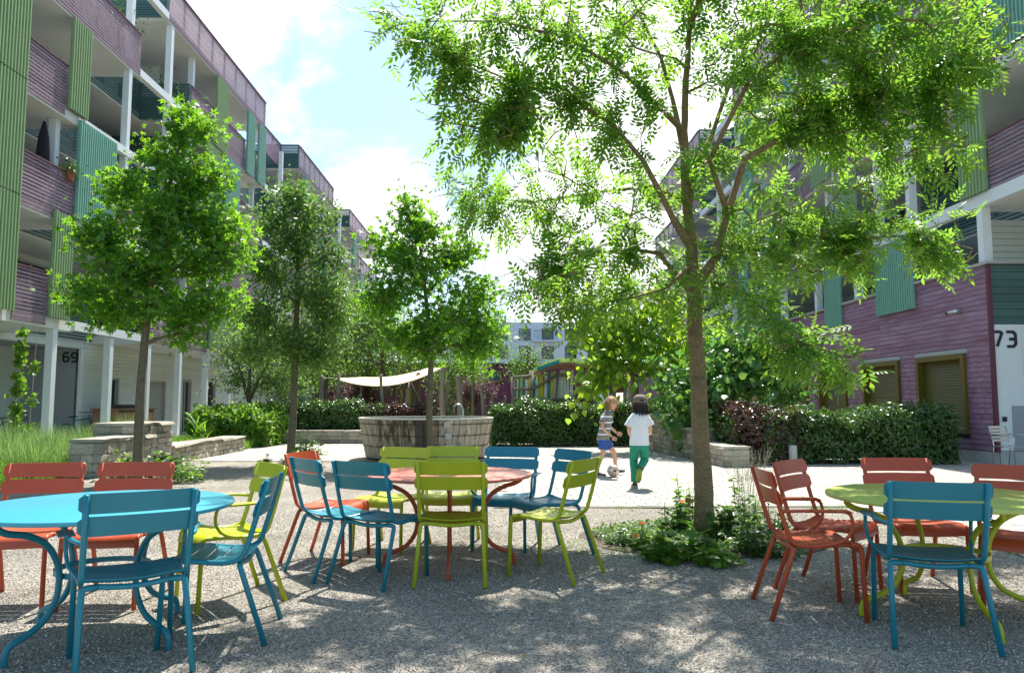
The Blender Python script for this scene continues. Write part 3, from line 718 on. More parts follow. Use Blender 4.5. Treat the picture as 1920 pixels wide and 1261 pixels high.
pbox('corner_board', (XR-.03, 15.66, .28), (XR+.05, 15.735, 4.27), M('dark_red_corner_board', (.11, .02, .04), .5, .1, 5), BR)
part('sill_cap', MB().span((XR-.07, 15.6, 4.275), (XR+.26, 62, 4.33)).span((XR+.261, 15.58, 4.275), (XR+9, 15.9, 4.33)), CONC, BR)
# end wall facing the court: teal boards above pale panels
zz = 2.99; 
while zz < 4.26: pbox('plank', (XR+.052, 15.70, zz), (XR+8.5, 15.72, min(zz+.15, 4.272)), TEALSLAT, BR); zz += .16
part('end_wall', MB().span((XR+.12, 15.722, .3), (XR+9, 15.9, 4.27)), DARKIN, BR)
xx = XR+.055; 
for w_ in (.60, 1.1, 1.1, 1.1, 1.1, 1.1): pbox('wall_panel', (xx, 15.695, .31), (xx+w_-.008, 15.72, 2.975), WHITE, BR); xx += w_
p = at(1862, 649, 15.68)
digits(BR, 'house_number', sc2(SEVEN, .31, 0)+sc2(THREE, .31, .29), (p.x+.02, 15.693, p.z), (1, 0, 0), (0, 0, 1), .062, BLACK, (0, -1, 0))
pbox('socket_box', (at(1884, 788, 15.68).x-.04, 15.66, .92), (at(1884, 788, 15.68).x+.04, 15.694, 1.02), BLACK, BR)
pbox('wall_hatch', (at(1898, 770, 15.68).x, 15.682, .31), (at(1898, 770, 15.68).x+1.1, 15.694, 1.25), GREYWALL, BR)
# slabs
blocks = [(9, 16.4), (21.2, 32.6), (38.5, 50)]; gaps = [(16.41, 21.19), (32.61, 38.49)]
for k in range(2, 6):
    z = Z[k]
    for a, b in blocks:
        if k in (3, 4, 5) and a == 9: b = 22.8; a = 9
        if k in (3, 4, 5) and a == 21.2: a = 22.81
        part('floor_slab', MB().span((XR+.03, a, z-.26), (XR+3.62, b, z)), SOFFIT, BR)
    for a, b in gaps:
        pbox('edge_beam', (XR-.01, a if k != 2 or a > 30 else 9, z-.30), (XR+.17, b, z-.02), WHITE, BR) if (k == 2 or a > 30) else None
        if k == 2 or a > 30:
            part('floor_slab', MB().span((XR+1.8, a, z-.25), (XR+3.63, b, z-.01)), SOFFIT, BR)
            rail(BR, 1, XR+1.78, a+.02, b-.02, z, ind=(k == 2 and a < 20), mat=TEALSLAT, name='recessed_rail')
for k in range(1, 6):
    z0 = 4.34 if k == 1 else Z[k]; op = []; y = 17.2+.9*(k % 2)
    while y < 50: op.append((y, y+1.7, z0+(.1 if k > 1 else 0), z0+(2.2 if k > 1 else .98))); y += 3.9
    plank_rows(BR, SIDING, 1, XR+3.6, 15.9, 62, z0, min(15.28, Z[k+1]-.31), .16, op, ind=False)
    for a, b, c, d in (op if k < 5 else ()):
        if a < 45: window(BR, 1, XR+3.6, a, b, c, d, CONC, depth=-.004, proud=.04)
    for y in (21.2, 32.6, 38.5):
        part('side_wall', MB().span((XR+1.9, y+.02, z0+.005), (XR+3.59, y+.16, min(15.25, Z[k+1]-.27))), TEALSLAT if k % 2 == 0 else SIDING, BR)
# glazed return behind the corner column
part('corner_glazing', MB().span((XR+.9, 17.0, 4.34), (XR+8, 17.05, 5.5)), GLASSB, BR)
plank = MB()
for i in range(8): plank.span((XR+.95, 16.97, 4.36+i*.15), (XR+2.2, 16.995, 4.36+i*.15+.14))
part('return_planks', plank, SIDING, BR)
part('building_body', MB().span((XR+3.7, 9, 5.9), (XR+14, 15.89, 15.3)), SIDING, BR)
rr_ = {2: [(9, 15.45), (23.7, 28), (30.2, 32.6), (38.5, 50)], 3: [(15.1, 16.4), (16.45, 22.8), (24.4, 30), (38.5, 50), (9, 13.9)],
       4: [(9, 15), (16.2, 22.8), (24, 32.6), (38.5, 50)], 5: [(9, 22.75), (22.8, 32.6), (38.5, 50)]}
for k, rs in rr_.items():
    for a, b in rs: rail(BR, 1, XR, a, b, Z[k], ind=(a < 23 and k < 5))
for a, b, z0, z1, m in ((18.47, 20.33, 3.67, 5.55, TEALP), (22.5, 23.62, 3.67, 5.7, TEALP), (28.3, 29.4, 3.67, 5.6, GREENP), (31.0, 32.0, 4.2, 7.9, TEALP), (15.48, 16.4, 5.84, 8.3, GREENP), (13.95, 15.05, 8.6, 11.2, TEALP),
                        (21.3, 22.6, 5.8, 8.3, GREENP), (28.1, 29.2, 5.8, 8.3, TEALP), (23, 24.3, 8.4, 11.0, GREENP), (30.1, 31.3, 8.4, 11, TEALP), (15.1, 16.1, 11.2, 14.3, GREENP), (19.3, 20.2, 11.0, 14.3, TEALP), (25.5, 26.5, 11.2, 14.3, TEALP), (29.5, 30.8, 11.1, 14.3, TEALP), (40, 41.4, 8.5, 11.2, TEALP), (43, 44, 5.8, 8.4, GREENP)):
    screen(BR, 1, XR, a, b, z0, z1, m)
for y, k in ((38.5, 5), (38.5, 4), (38.5, 3), (38.5, 2), (9.0, 2)): xrail(BR, y-.14, XR+.01, XR+2.6, Z[k])
for y in (15.9, 21.7, 24.5, 27.5, 30.4, 33.4, 36.5, 39.5): column(BR, XR+.115, y, 4.335, Z[2]-.305 if y < 21.2 else Z[2]-.265)
for y, ks in ((18.7, (2,)), (32.4, (2, 3, 4)), (24, (2, 3, 4)), (27, (2, 3, 4)), (30, (2, 3, 4)), (35.4, (2, 3, 4)), (20.8, (2, 3, 4)), (17.8, (3, 4)), (42, (2, 3, 4))):
    for k in ks: column(BR, XR+.115+.25*(y not in (18.7, 35.4, 32.4)), y, Z[k]+.03, Z[k+1]-.305)
# wall lamp
p = onX(1798, 583, XR-.05)
wl = thing('wall_lamp', 'small grey wall lamp mounted high on the purple boards near number 73', 'lamp', (XR, p.y, p.z))
part('bracket', MB().span((XR-.01, p.y-.05, p.z-.04), (XR-.05, p.y+.05, p.z+.04)), STEEL, wl)
part('lamp_body', MB().tube([(XR-.04, p.y, p.z), (XR-.11, p.y-.02, p.z), (XR-.16, p.y+.05, p.z-.02), (XR-.17, p.y+.22, p.z-.02)], .04, 10), STEEL, wl, smooth=True)
part('lamp_lens', MB().tube([(XR-.17, p.y+.222, p.z-.02), (XR-.17, p.y+.26, p.z-.02)], .043, 10), BLACK, wl)

# ---------------- far buildings
PURV = M('dark_purple_cladding', (.22, .065, .12), .7, .2, 3, objrand=.1)
fb = thing('community_pavilion', 'low dark purple boarded pavilion with yellow framed windows behind the playground', 'building', (0, 46, 0))
x0, x1 = at(770, 700, 46).x, at(1020, 700, 46).x; zt = at(900, 684, 46).z
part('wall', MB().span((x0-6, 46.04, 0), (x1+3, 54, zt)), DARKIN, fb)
n = 46
for i in range(n):
    a = x0-6+(x1-x0+9)*i/n; b = a+(x1-x0+9)/n-.02; pbox('plank', (a, 46.0, .1), (b, 46.035, zt-.05), PURV, fb)
part('roof_edge', MB().span((x0-6.1, 45.9, zt+.001), (x1+3.1, 54.1, zt+.12)), HANDR, fb)
for px in (928, 775, 838):
    a = at(px-12, 700, 45.98); b = at(px+12, 700, 45.98); z0, z1 = at(px, 716, 46).z, at(px, 695, 46).z
    w = part('window', MB().span((a.x, 45.9, z0), (a.x+.09, 45.99, z1)).span((b.x-.09, 45.9, z0), (b.x, 45.99, z1)).span((a.x+.091, 45.901, z1-.09), (b.x-.091, 45.99, z1)).span((a.x+.091, 45.901, z0), (b.x-.091, 45.99, z0+.09)), M('ochre_frame', (.35, .24, .06), .5, .1, 5), fb)
    pbox('pane', (a.x+.09, 45.95, z0+.09), (b.x-.09, 45.97, z1-.09), GLASSB, w)
BW = M('pale_blue_white_render', (.62, .70, .80), .8, .03, 1)
ap = thing('far_apartment_house', 'pale blue white flat roofed apartment house far behind the playground', 'building', (5, 78, 0))
x0, x1 = at(800, 650, 78).x, at(1150, 650, 78).x; zt = at(1000, 604, 78).z
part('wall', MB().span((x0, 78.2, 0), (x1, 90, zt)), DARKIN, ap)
# piers and bands leave real window openings
colx = [at(p, 650, 78).x for p in range(812, 1150, 43)]
rows = [(at(960, y1, 78).z, at(960, y0, 78).z) for y0, y1 in ((616, 638), (648, 673), (683, 708))]
zb = 0
for z0, z1 in sorted(rows): pbox('facade_band', (x0, 78, zb), (x1, 78.19, z0), BW, ap); zb = z1
pbox('facade_band', (x0, 78, zb), (x1, 78.19, zt), BW, ap)
ww = 1.25
for z0, z1 in rows:
    pr = x0
    for c in colx:
        pbox('facade_pier', (pr, 78.002, z0), (c-ww*.5, 78.188, z1), BW, ap); pr = c+ww*.5
        w = part('window', MB().span((c-ww*.5, 78.1, z0), (c-ww*.5+.07, 78.16, z1)).span((c+ww*.5-.07, 78.1, z0), (c+ww*.5, 78.16, z1)).span((c-.03, 78.1, z0), (c+.03, 78.16, z1)), BLACK, ap)
        pbox('pane', (c-ww*.5+.07, 78.12, z0), (c-.03, 78.14, z1), GLASSB if (int(c*7) % 3) else GLASS, w); pbox('pane', (c+.03, 78.12, z0), (c+ww*.5-.07, 78.14, z1), GLASS, w)
    pbox('facade_pier', (pr, 78.002, z0), (x1, 78.188, z1), BW, ap)
for c in colx[2::3]:
    z0 = rows[0][0]; g_ = MB().span((c-1.5, 77.2, z0-.15), (c+1.5, 78, z0)); b_ = part('balcony', g_, BW, ap)
    rm = MB().span((c-1.5, 77.2, z0+.95), (c+1.5, 77.24, z0+1)); [rm.span((c-1.5+i*.12, 77.21, z0), (c-1.49+i*.12, 77.23, z0+.949)) for i in range(26)]; part('railing', rm, BLACK, b_)
#--FURN
# ================================================================== chairs and tables
def bez(pts, n=7, rad=.06):
    """polyline with rounded corners"""
    P = [Vector(p) for p in pts]; o = [P[0]]
    for i in range(1, len(P)-1):
        a, p, b = P[i-1], P[i], P[i+1]; r = min(rad, (a-p).length*.48, (b-p).length*.48)
        A = p+(a-p).normalized()*r; B = p+(b-p).normalized()*r
        for k in range(n+1):
            t = k/n; o.append(A*(1-t)**2+p*2*t*(1-t)+B*t*t)
    o.append(P[-1]); return o
def curve_pts(pts, n=8):
    """Catmull-Rom through points"""
    P = [Vector(p) for p in pts]; P = [P[0]*2-P[1]]+P+[P[-1]*2-P[-2]]; o = []
    for i in range(1, len(P)-2):
        for k in range(n):
            t = k/n; a, b, c, d = P[i-1:i+3]
            o.append(.5*((2*b)+(c-a)*t+(2*a-5*b+4*c-d)*t*t+(3*b-a-3*c+d)*t**3))
    o.append(P[-2]); return o
CH = {}
def chair_meshes():
    r = .0148; D = {}
    for sx, nm in ((-1, 'l'), (1, 'r')):
        rail_ = bez([(sx*.238, -.285, .885), (sx*.236, -.215, .62), (sx*.234, -.165, .455), (sx*.232, -.06, .437), (sx*.232, .10, .452), (sx*.233, .185, .455)], rad=.075)
        D['side_rail'+nm] = ('side_rail', MB().tube(rail_, r, 12).mesh('side_rail', smooth=True))
        fl = bez([(sx*.233, .183, .455), (sx*.234, .245, .452), (sx*.240, .262, 0)], rad=.055)
        D['fleg'+nm] = ('leg', MB().tube(fl, r, 12).mesh('leg', smooth=True))
        rl = bez([(sx*.255, -.300, 0), (sx*.232, -.160, .395), (sx*.228, -.148, .425), (sx*.16, -.145, .428)], rad=.07)
        D['rleg'+nm] = ('leg', MB().tube(rl, r*1.05, 12).mesh('leg', smooth=True))
        D['foot'+nm] = None
    D['cross'] = ('crossbar', MB().tube(curve_pts([(-.162, -.145, .428), (-.08, -.146, .418), (0, -.148, .414), (.08, -.146, .418), (.162, -.145, .428)]), r*1.0, 12).mesh('crossbar', smooth=True))
    D['fcross'] = ('crossbar', MB().tube([(-.235, .02, .434), (-.1, .02, .418), (.1, .02, .418), (.235, .02, .434)], .007, 8).mesh('crossbar', smooth=True))
    # seat slats run across; profile y,z from back to the rolled front
    prof = [(-.175, .468), (-.15, .452), (-.11, .444), (-.06, .441), (0, .443), (.05, .448), (.10, .455), (.15, .462), (.20, .463), (.235, .452), (.256, .43), (.264, .40), (.266, .385)]
    cum = [0]
    for i in range(1, len(prof)): cum.append(cum[-1]+math.hypot(prof[i][0]-prof[i-1][0], prof[i][1]-prof[i-1][1]))
    def pv(s_):
        for i in range(1, len(prof)):
            if s_ <= cum[i] or i == len(prof)-1:
                t = (s_-cum[i-1])/(cum[i]-cum[i-1]); return (prof[i-1][0]*(1-t)+prof[i][0]*t, prof[i-1][1]*(1-t)+prof[i][1]*t)
    T = cum[-1]; cuts = [(0, .165), (.172, .248), (.255, .331), (.338, T)]
    for k, (a, b) in enumerate(cuts):
        m = 5 if k in (1, 2) else 9; g = []
        for i in range(m):
            y, z = pv(a+(b-a)*i/(m-1)); row = []
            for j in range(13):
                u = -1+2*j/12; fr = max(0, (y-.15)/.12); sg = .022*(1-u*u)*(1-min(1, fr)*.7)
                edge = .006*max(0, abs(u)-.85)/.15
                row.append((u*.236, y-.0*u, z+.012-sg-edge))
            g.append(row)
        D['seat%d' % k] = ('seat_slat', MB().sheet(g, .004).mesh('seat_slat', smooth=True))
    # back slats: bowed to the rear, rounded ends
    for k, (z0, z1) in enumerate(((.79, .888), (.68, .778))):
        g = []
        W_ = .268
        for j in range(21):
            u = -1+2*j/20; x = u*W_; e = max(0, abs(x)-(W_-.022))/.022; inset = .022*(1-math.sqrt(max(0, 1-e*e)))
            row = []
            for i in range(4):
                z = z0+inset+(z1-z0-2*inset)*i/3
                yb = -.285+(.885-z)*.265; row.append((x, yb+.014-.030*(1-u*u), z))
            g.append(row)
        D['back%d' % k] = ('backrest_slat', MB().sheet(g, .007, nrm=(0, 1, 0)).mesh('backrest_slat', smooth=False))
        me = D['back%d' % k][1]; me.polygons.foreach_set('use_smooth', [True]*len(me.polygons)); me.set_sharp_from_angle(angle=R(35))
    for k in range(4): D['seat%d' % k][1].set_sharp_from_angle(angle=R(40))
    for sx, nm in ((-1, 'l'), (1, 'r')):
        arm = bez([(sx*.236, -.222, .648), (sx*.268, -.175, .655), (sx*.285, -.10, .66), (sx*.287, .175, .66), (sx*.285, .19, .56), (sx*.275, .15, .49), (sx*.245, .07, .452), (sx*.233, -.01, .446)], rad=.05)
        D['arm'+nm] = ('armrest', MB().tube(arm, .0105, 10).mesh('armrest', smooth=True))
        g = [[(sx*(.258+.075*i/2), -.06+.235*j/8, .6735-.006*(i-1)**2-.012*max(0, j-7)) for i in ((0, 1, 2) if sx > 0 else (2, 1, 0))] for j in range(9)]
        D['pad'+nm] = ('arm_pad', MB().sheet([list(r_) for r_ in g], .004).mesh('arm_pad'))
    return D
CD = chair_meshes(); 
def chair(x, y, rot, mat, label, group, arms=False):
    key = mat.name
    if key not in CH:
        CH[key] = {}
        for k, v in CD.items():
            if v: me = v[1].copy(); me.materials.clear(); me.materials.append(mat); CH[key][k] = (v[0], me)
    t = thing('garden_armchair' if arms else 'garden_chair', label, 'chair', (x, y, .004), group, R(rot))
    ar = {}
    for k, (nm, me) in CH[key].items():
        if k.startswith(('arm', 'pad')) and not arms: continue
        p = t if not k.startswith('pad') else ar['arm'+k[-1]]
        o = bpy.data.objects.new(nm, me); COL.objects.link(o); o.parent = p; ar[k] = o
    return t
def table(x, y, mat, rt, label, rz=0, topmat=None):
    t = thing('round_table', label, 'table', (x, y, .002), None, R(rz))
    top = MB().lathe([(.001, .742), (rt-.012, .742), (rt-.003, .739), (rt, .734), (rt, .722), (rt-.004, .717), (rt-.02, .716), (.001, .716)], 72)
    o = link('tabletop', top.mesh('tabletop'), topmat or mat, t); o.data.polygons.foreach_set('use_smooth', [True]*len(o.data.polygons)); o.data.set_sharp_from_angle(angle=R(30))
    path = [(.60*rt/.68, .716), (.59*rt/.68, .685), (.54*rt/.68, .655), (.45, .63), (.35, .575), (.285, .48), (.262, .38), (.275, .27), (.335, .175), (.42, .125), (.50, .095), (.525, .06), (.53, 0)]
    pp = curve_pts([(a, 0, b) for a, b in path], 6)
    me = MB().tube(pp, .017, 10, flat=(1.05, .85)).mesh('leg', smooth=True)
    for k in range(4): link('leg', me, mat, t, rot=(0, 0, R(45+90*k)))
    rg = MB(); rin = [(.238, .37), (.238, .40), (.246, .40), (.246, .37), (.238, .37)]; rg.lathe(rin, 48)
    o = link('ring', rg.mesh('ring', smooth=False), mat, t)
    return t
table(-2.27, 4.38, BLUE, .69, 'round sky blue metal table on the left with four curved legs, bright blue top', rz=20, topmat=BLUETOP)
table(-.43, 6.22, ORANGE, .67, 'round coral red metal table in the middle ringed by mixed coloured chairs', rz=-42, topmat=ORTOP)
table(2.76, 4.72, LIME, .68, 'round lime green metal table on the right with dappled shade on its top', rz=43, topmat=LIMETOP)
g1, g2, g3 = 'chairs round the blue table', 'chairs round the coral table', 'chairs round the lime table'
chair(-1.90, 3.94, 33, BLUE, 'blue metal armchair nearest the viewer, its back turned, at the blue table', g1, True)
chair(-1.62, 4.43, 97, BLUE, 'blue armless chair seen from the side at the right edge of the blue table', g1)
chair(-1.84, 5.16, 128, LIME, 'lime green armchair, the only green seat at the blue table', g1, True)
chair(-2.60, 5.17, 183, ORANGE, 'coral red chair behind the blue table, directly left of the lime armchair', g1)
chair(-3.20, 5.14, 188, ORANGE, 'coral red chair at the far left edge of the photo behind the blue table', g1)
chair(-1.48, 6.50, 255, ORANGE, 'coral red chair, the only red seat at the coral table', g2)
chair(-1.31, 6.00, 309, BLUE, 'blue chair at the left of the coral table, in front of the red chair', g2)
chair(-.91, 5.75, 331, BLUE, 'blue chair with its back to the viewer, directly left of the central lime chair', g2)
chair(-.37, 5.76, 359, LIME, 'lime chair facing away from the viewer in front of the coral table', g2)
chair(.40, 5.89, 58, LIME, 'lime chair at the right of the coral table, turned sideways to the left', g2)
chair(.03, 7.02, 166, BLUE, 'blue armchair behind the coral table, the only seat there with armrests', g2, True)
chair(.41, 6.70, 121, BLUE, 'blue armless chair behind the right hand lime chair at the coral table', g2)
chair(-1.02, 6.98, 160, LIME, 'lime chair behind the coral table on the left, facing the viewer', g2)
chair(-.50, 7.12, 177, LIME, 'lime chair behind the coral table in the middle, hidden by the front lime chair', g2)
chair(1.96, 4.86, 264, ORANGE, 'brick red armchair with looping armrests left of the lime table', g3, True)
chair(2.33, 5.40, 226, ORANGE, 'brick red armless chair just behind the red armchair at the lime table', g3)
chair(3.02, 5.52, 177, ORANGE, 'red chair facing the viewer from behind the lime table', g3)
chair(3.38, 4.90, 148, ORANGE, 'red chair cut by the right edge of the photo beside the lime table', g3)
chair(2.43, 4.33, 345, BLUE, 'blue armchair, the only blue seat at the lime table', g3, True)

# ================================================================== dry stone walls
SM = []
for k in range(4):
    m_ = MB(); rr_n = random.Random(k); c_ = .06
    v = []
    for z in (-.5, -.42, .42, .5):
        i_ = c_ if abs(z) == .5 else 0
        for x, y in ((-.5+i_, -.5+i_), (.5-i_, -.5+i_), (.5-i_, .5-i_), (-.5+i_, .5-i_)):
            v.append((x+rr_n.uniform(-.03, .03), y+rr_n.uniform(-.07, .07), z+rr_n.uniform(-.04, .04)))
    f = [(3, 2, 1, 0), (12, 13, 14, 15)]
    for r_ in range(3):
        for i in range(4): f.append((r_*4+i, r_*4+(i+1) % 4, r_*4+4+(i+1) % 4, r_*4+4+i))
    m_.add(v, f); me = m_.mesh('stone'); me.materials.append(STONE); SM.append(me)
def stone_wall(label, a, b, th, h, end=True, row=.12, lmin=.14, lmax=.34, side=-1, capo=.0):
    """a->b front line on the ground, thickness towards side (left of direction if +1)"""
    a = Vector((*a, 0)); b = Vector((*b, 0)); d = (b-a); Ln = d.length; d.normalize(); nrm = Vector((-d.y, d.x, 0))*side
    ang = math.atan2(d.y, d.x); T = thing('stone_wall', label, 'wall', a, 'dry stone garden walls', 0)
    core = MB(); c = a+d*Ln/2+nrm*th/2; core.box((c.x, c.y, (h-.03)/2), (Ln-.08, th-.08, h-.06), ang); part('wall_core', core, M('dark_wall_joint', (.05, .045, .035), .95, .2, 8), T)
    z = 0; first = True
    def st(u0, u1, w0, w1, z0, z1, nm='stone'):
        p = a+d*(u0+u1)/2+nrm*(w0+w1)/2; o = bpy.data.objects.new(nm, random.choice(SM)); COL.objects.link(o); o.parent = T
        o.location = (p.x-a.x, p.y-a.y, (z0+z1)/2); o.scale = (max(.02, u1-u0-.006), max(.02, w1-w0), z1-z0-.006); o.rotation_euler = (0, 0, ang)
    capz = .075
    while z < h-capz-.02:
        hh = min(random.uniform(row*.8, row*1.3), h-capz-z)
        if h-capz-(z+hh) < .05: hh = h-capz-z
        u = random.uniform(0, .0)
        while u < Ln-.01:
            w = random.uniform(lmin, lmax)
            if Ln-(u+w) < lmin: w = Ln-u
            st(u, u+w, random.uniform(-.012, .014), .15, z, z+hh); u += w
        if end:
            w = 0.151
            while w < th-.01:
                l = random.uniform(.16, .32)
                if th-(w+l) < .12: l = th-w
                st(random.uniform(-.012, .01), .14, w, w+l, z, z+hh); st(Ln-.14, Ln+random.uniform(-.01, .012), w, w+l, z, z+hh); w += l
        z += hh
    u = 0
    while u < Ln-.01:
        w = random.uniform(.45, .8)
        if Ln-(u+w) < .3: w = Ln-u
        st(u, u+w, -.02-capo, th+.01, h-capz, h, 'cap_stone'); u += w
    return T
stone_wall('low stone wall block left of the first slim tree, beside the tall grass', (-7.05, 13.35), (-7.08, 16.25), .55, .68, side=1)
stone_wall('taller grey stone step rising behind the low wall block on the left', (-7.07, 14.95), (-7.09, 16.24), 1.0, .92, side=1)
stone_wall('long low stone wall running back towards the bright green hedge on the left', (-7.09, 16.3), (-7.08, 20.8), .55, .41, side=1)
stone_wall('short low stone wall in front of the dark hedge left of the fountain', (at(503, 820, 24.3).x, 24.3), (at(690, 820, 24.3).x, 24.3), .5, .43, side=1)
stone_wall('low stone wall end block behind the trunk of the large tree', (4.55, 15.3), (4.38, 17.3), .50, .43)
stone_wall('stepped grey stone wall section right of the boy in green trousers', (4.38, 17.32), (4.18, 19.6), .9, .74)
stone_wall('tallest rear section of the stepped stone wall behind the boys', (4.18, 19.62), (4.02, 21.6), 1.1, .98)

# ================================================================== fountain
fx, fy = at(799, 820, 18.0).x, 18.05
fo = thing('fountain_tub', 'big round staved fountain tub with dark water stains and three iron hoops', 'fountain', (fx, fy, 0))
r0, r1, h0, h1 = 1.42, 1.60, .06, .955
NS = 58
def ring_pt(a, r, z): return (fx+r*math.cos(a), fy+r*math.sin(a), z)
sl = []
for i in range(NS):
    a0 = 2*math.pi*i/NS+.004; a1 = 2*math.pi*(i+1)/NS-.004; j = random.uniform(-.006, .006); mb = MB()
    v = []
    for z, rr_o in ((h0, r0), (h1, r1)):
        for a, q in ((a0, 0), (a1, 0), (a1, -.09), (a0, -.09)): v.append(ring_pt(a, rr_o+q+j, z))
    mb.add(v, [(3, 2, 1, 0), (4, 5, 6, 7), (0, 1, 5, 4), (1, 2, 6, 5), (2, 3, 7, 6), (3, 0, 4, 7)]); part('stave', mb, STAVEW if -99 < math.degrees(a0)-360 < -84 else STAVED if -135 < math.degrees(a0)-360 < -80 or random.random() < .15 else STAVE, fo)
for z in (.33, .58, .83):
    r_ = r0+(r1-r0)*(z-h0)/(h1-h0); mb = MB().tube([ring_pt(2*math.pi*k/60, r_+.012, z) for k in range(61)], .009, 6, cap=False); part('hoop', mb, M('rusty_hoop', (.07, .05, .04), .7, .2, 9), fo)
    a = math.atan2(-.87, .50) ; a = R(-68)+(.83-z)*.10
    c = ring_pt(a, r_+.035, z); mb = MB().box(c, (.075, .15, .135), a); part('hoop_clamp', mb, CONC, fo)
part('rim', MB().lathe([(r1-.10, h1-.03), (r1-.10, h1+.012), (r1+.008, h1+.012), (r1+.008, h1-.02)], 58, (fx, fy, 0)), M('pale_wood_rim', (.55, .52, .45), .7, .1, 6), fo)
part('water', MB().lathe([(.001, h1-.05), (r1-.1, h1-.05)], 48, (fx, fy, 0)), M('dark_water', (.03, .05, .045), .03, .1, 2, spec=.9, bump=.2, bscale=6), fo)
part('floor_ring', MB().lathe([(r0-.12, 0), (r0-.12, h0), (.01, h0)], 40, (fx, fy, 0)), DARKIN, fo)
sp_ = at(869, 790, 18.4)
part('spout', MB().tube(curve_pts([(sp_.x-.02, sp_.y, .9), (sp_.x-.01, sp_.y, 1.10), (sp_.x-.06, sp_.y, 1.24), (sp_.x-.17, sp_.y, 1.27), (sp_.x-.24, sp_.y, 1.22)]), .022, 10), STEEL, fo, smooth=True)
part('water_jet', MB().tube(curve_pts([(sp_.x-.245, sp_.y, 1.215), (sp_.x-.26, sp_.y, 1.1), (sp_.x-.265, sp_.y, .91)]), .006, 6), GLASSB, fo, smooth=True)

# ================================================================== bollard, metal armchair
bo = thing('bollard_light', 'short pale concrete bollard standing in front of the dark right hedge', 'bollard', (6.10, 15.75, 0))
part('post', MB().lathe([(.001, 0), (.085, 0), (.085, .36), (.08, .365), (.08, .375), (.085, .38), (.085, .415), (.075, .425), (.001, .425)], 20, (6.10, 15.75, 0)), CONC, bo, autos=30)
p0 = at(1897, 840, 14.9)
mc = thing('metal_armchair', 'silver metal armchair with slatted seat beside the wall with number 73', 'chair', (p0.x, 14.9, 0), None, R(200))
def lp(name, mb, mat, par, smooth=True): return link(name, mb.mesh(name, smooth=smooth), mat, par)
for sx in (-1, 1):
    lp('leg', MB().tube(bez([(sx*.26, .24, 0), (sx*.26, .24, .66), (sx*.26, -.24, .68)], rad=.06), .012, 8), STEEL, mc)
    lp('leg', MB().tube(bez([(sx*.24, -.26, 0), (sx*.24, -.19, .44), (sx*.23, -.28, .84)], rad=.06), .012, 8), STEEL, mc)
    lp('seat_rail', MB().tube([(sx*.245, -.20, .44), (sx*.255, .24, .45)], .011, 8), STEEL, mc)
for k in range(7): lp('seat_slat', MB().box((0, -.17+.065*k, .455), (.5, .05, .008)), STEEL, mc, False)
for k in range(5): lp('backrest_slat', MB().box((0, -.205-.020*k, .56+.065*k), (.47, .008, .05)), STEEL, mc, False)
lp('crossbar', MB().tube([(-.26, .24, .30), (.26, .24, .30)], .009, 8), STEEL, mc)

# ================================================================== things under the left arcade
cb = thing('wooden_cabinet', 'dark brown wooden cabinet with vertical boards under the left arcade', 'cabinet', (-12.3, 24.9, .03))
a0, a1 = onX(222, 780, -12.0), onX(289, 780, -12.0)
mbx = MB().span((-12.02, a0.y, .1), (-12.8, a1.y, 1.08)); part('cabinet_body', mbx, DARKIN, cb)
n = 16
for i in range(n):
    y0 = a0.y+(a1.y-a0.y)*i/n; pbox('board', (-12.0, y0, .08), (-12.018, y0+(a1.y-a0.y)/n-.012, 1.0), REDWOOD, cb)
pbox('cabinet_front', (-12.0, a0.y-.03, .08), (-12.8, a0.y-.002, 1.08), REDWOOD, cb)
pbox('cabinet_top', (-11.95, a0.y-.08, 1.082), (-12.85, a1.y+.05, 1.13), REDWOOD, cb)
part('cover', MB().loft([[(-12.02-.7*(k in (1, 2)), a0.y+.3+(a1.y-a0.y)*.5*i/4, 1.132+(.12*math.sin(math.pi*(.1+.8*i/4)) if k in (2, 3) else 0)) for k in range(4)] for i in range(5)]), BLACK, cb)
def bicycle(name, label, x, y, rz, mat):
    T = thing(name, label, 'bicycle', (x, y, .03), None, rz)
    tyre = BLACK
    for wx in (-.52, .52):
        w = lp('wheel', MB().tube([(wx+.32*math.cos(a), 0, .34+.32*math.sin(a)) for a in [2*math.pi*k/28 for k in range(29)]], .018, 6, cap=False), tyre, T)
        mb = MB()
        for k in range(12): a = math.pi*k/6; mb.tube([(wx, 0, .34), (wx+.31*math.cos(a), 0, .34+.31*math.sin(a))], .0025, 3)
        o = lp('spokes', mb, STEEL, w); o['kind'] = 'stuff'
    f = MB()
    for a, b in (((-.52, 0, .34), (-.1, 0, .30)), ((-.52, 0, .34), (-.2, 0, .72)), ((-.1, 0, .30), (-.22, 0, .82)), ((-.1, 0, .30), (.36, 0, .70)), ((-.2, 0, .74), (.34, 0, .80)), ((.52, 0, .34), (.34, 0, .92))): f.tube([a, b], .017, 8)
    lp('frame', f, mat, T)
    lp('saddle', MB().loft([[(-.36, -.07, .84), (-.36, .07, .84), (-.36, .07, .88), (-.36, -.07, .88)], [(-.1, -.02, .85), (-.1, .02, .85), (-.1, .02, .88), (-.1, -.02, .88)]]), BLACK, T)
    lp('handlebar', MB().tube(bez([(.26, -.28, .98), (.34, -.1, 1.0), (.34, .1, 1.0), (.26, .28, .98)], rad=.08), .012, 8), BLACK, T)
bicycle('bicycle', 'blue bicycle parked against the pale boarded wall under the left arcade', -12.9, 23.1, R(75), M('blue_bike_paint', (.02, .12, .22), .4, .1, 5))
bicycle('bicycle', 'dark bicycle leaning inside the shaded entrance niche below number 69', -13.6, 21.0, R(20), M('dark_bike_paint', (.03, .03, .035), .4, .1, 5))
bn = thing('rubbish_bin', 'dark green wheeled bin standing in the shaded niche at the far left', 'bin', (-13.0, 17.75, .03))
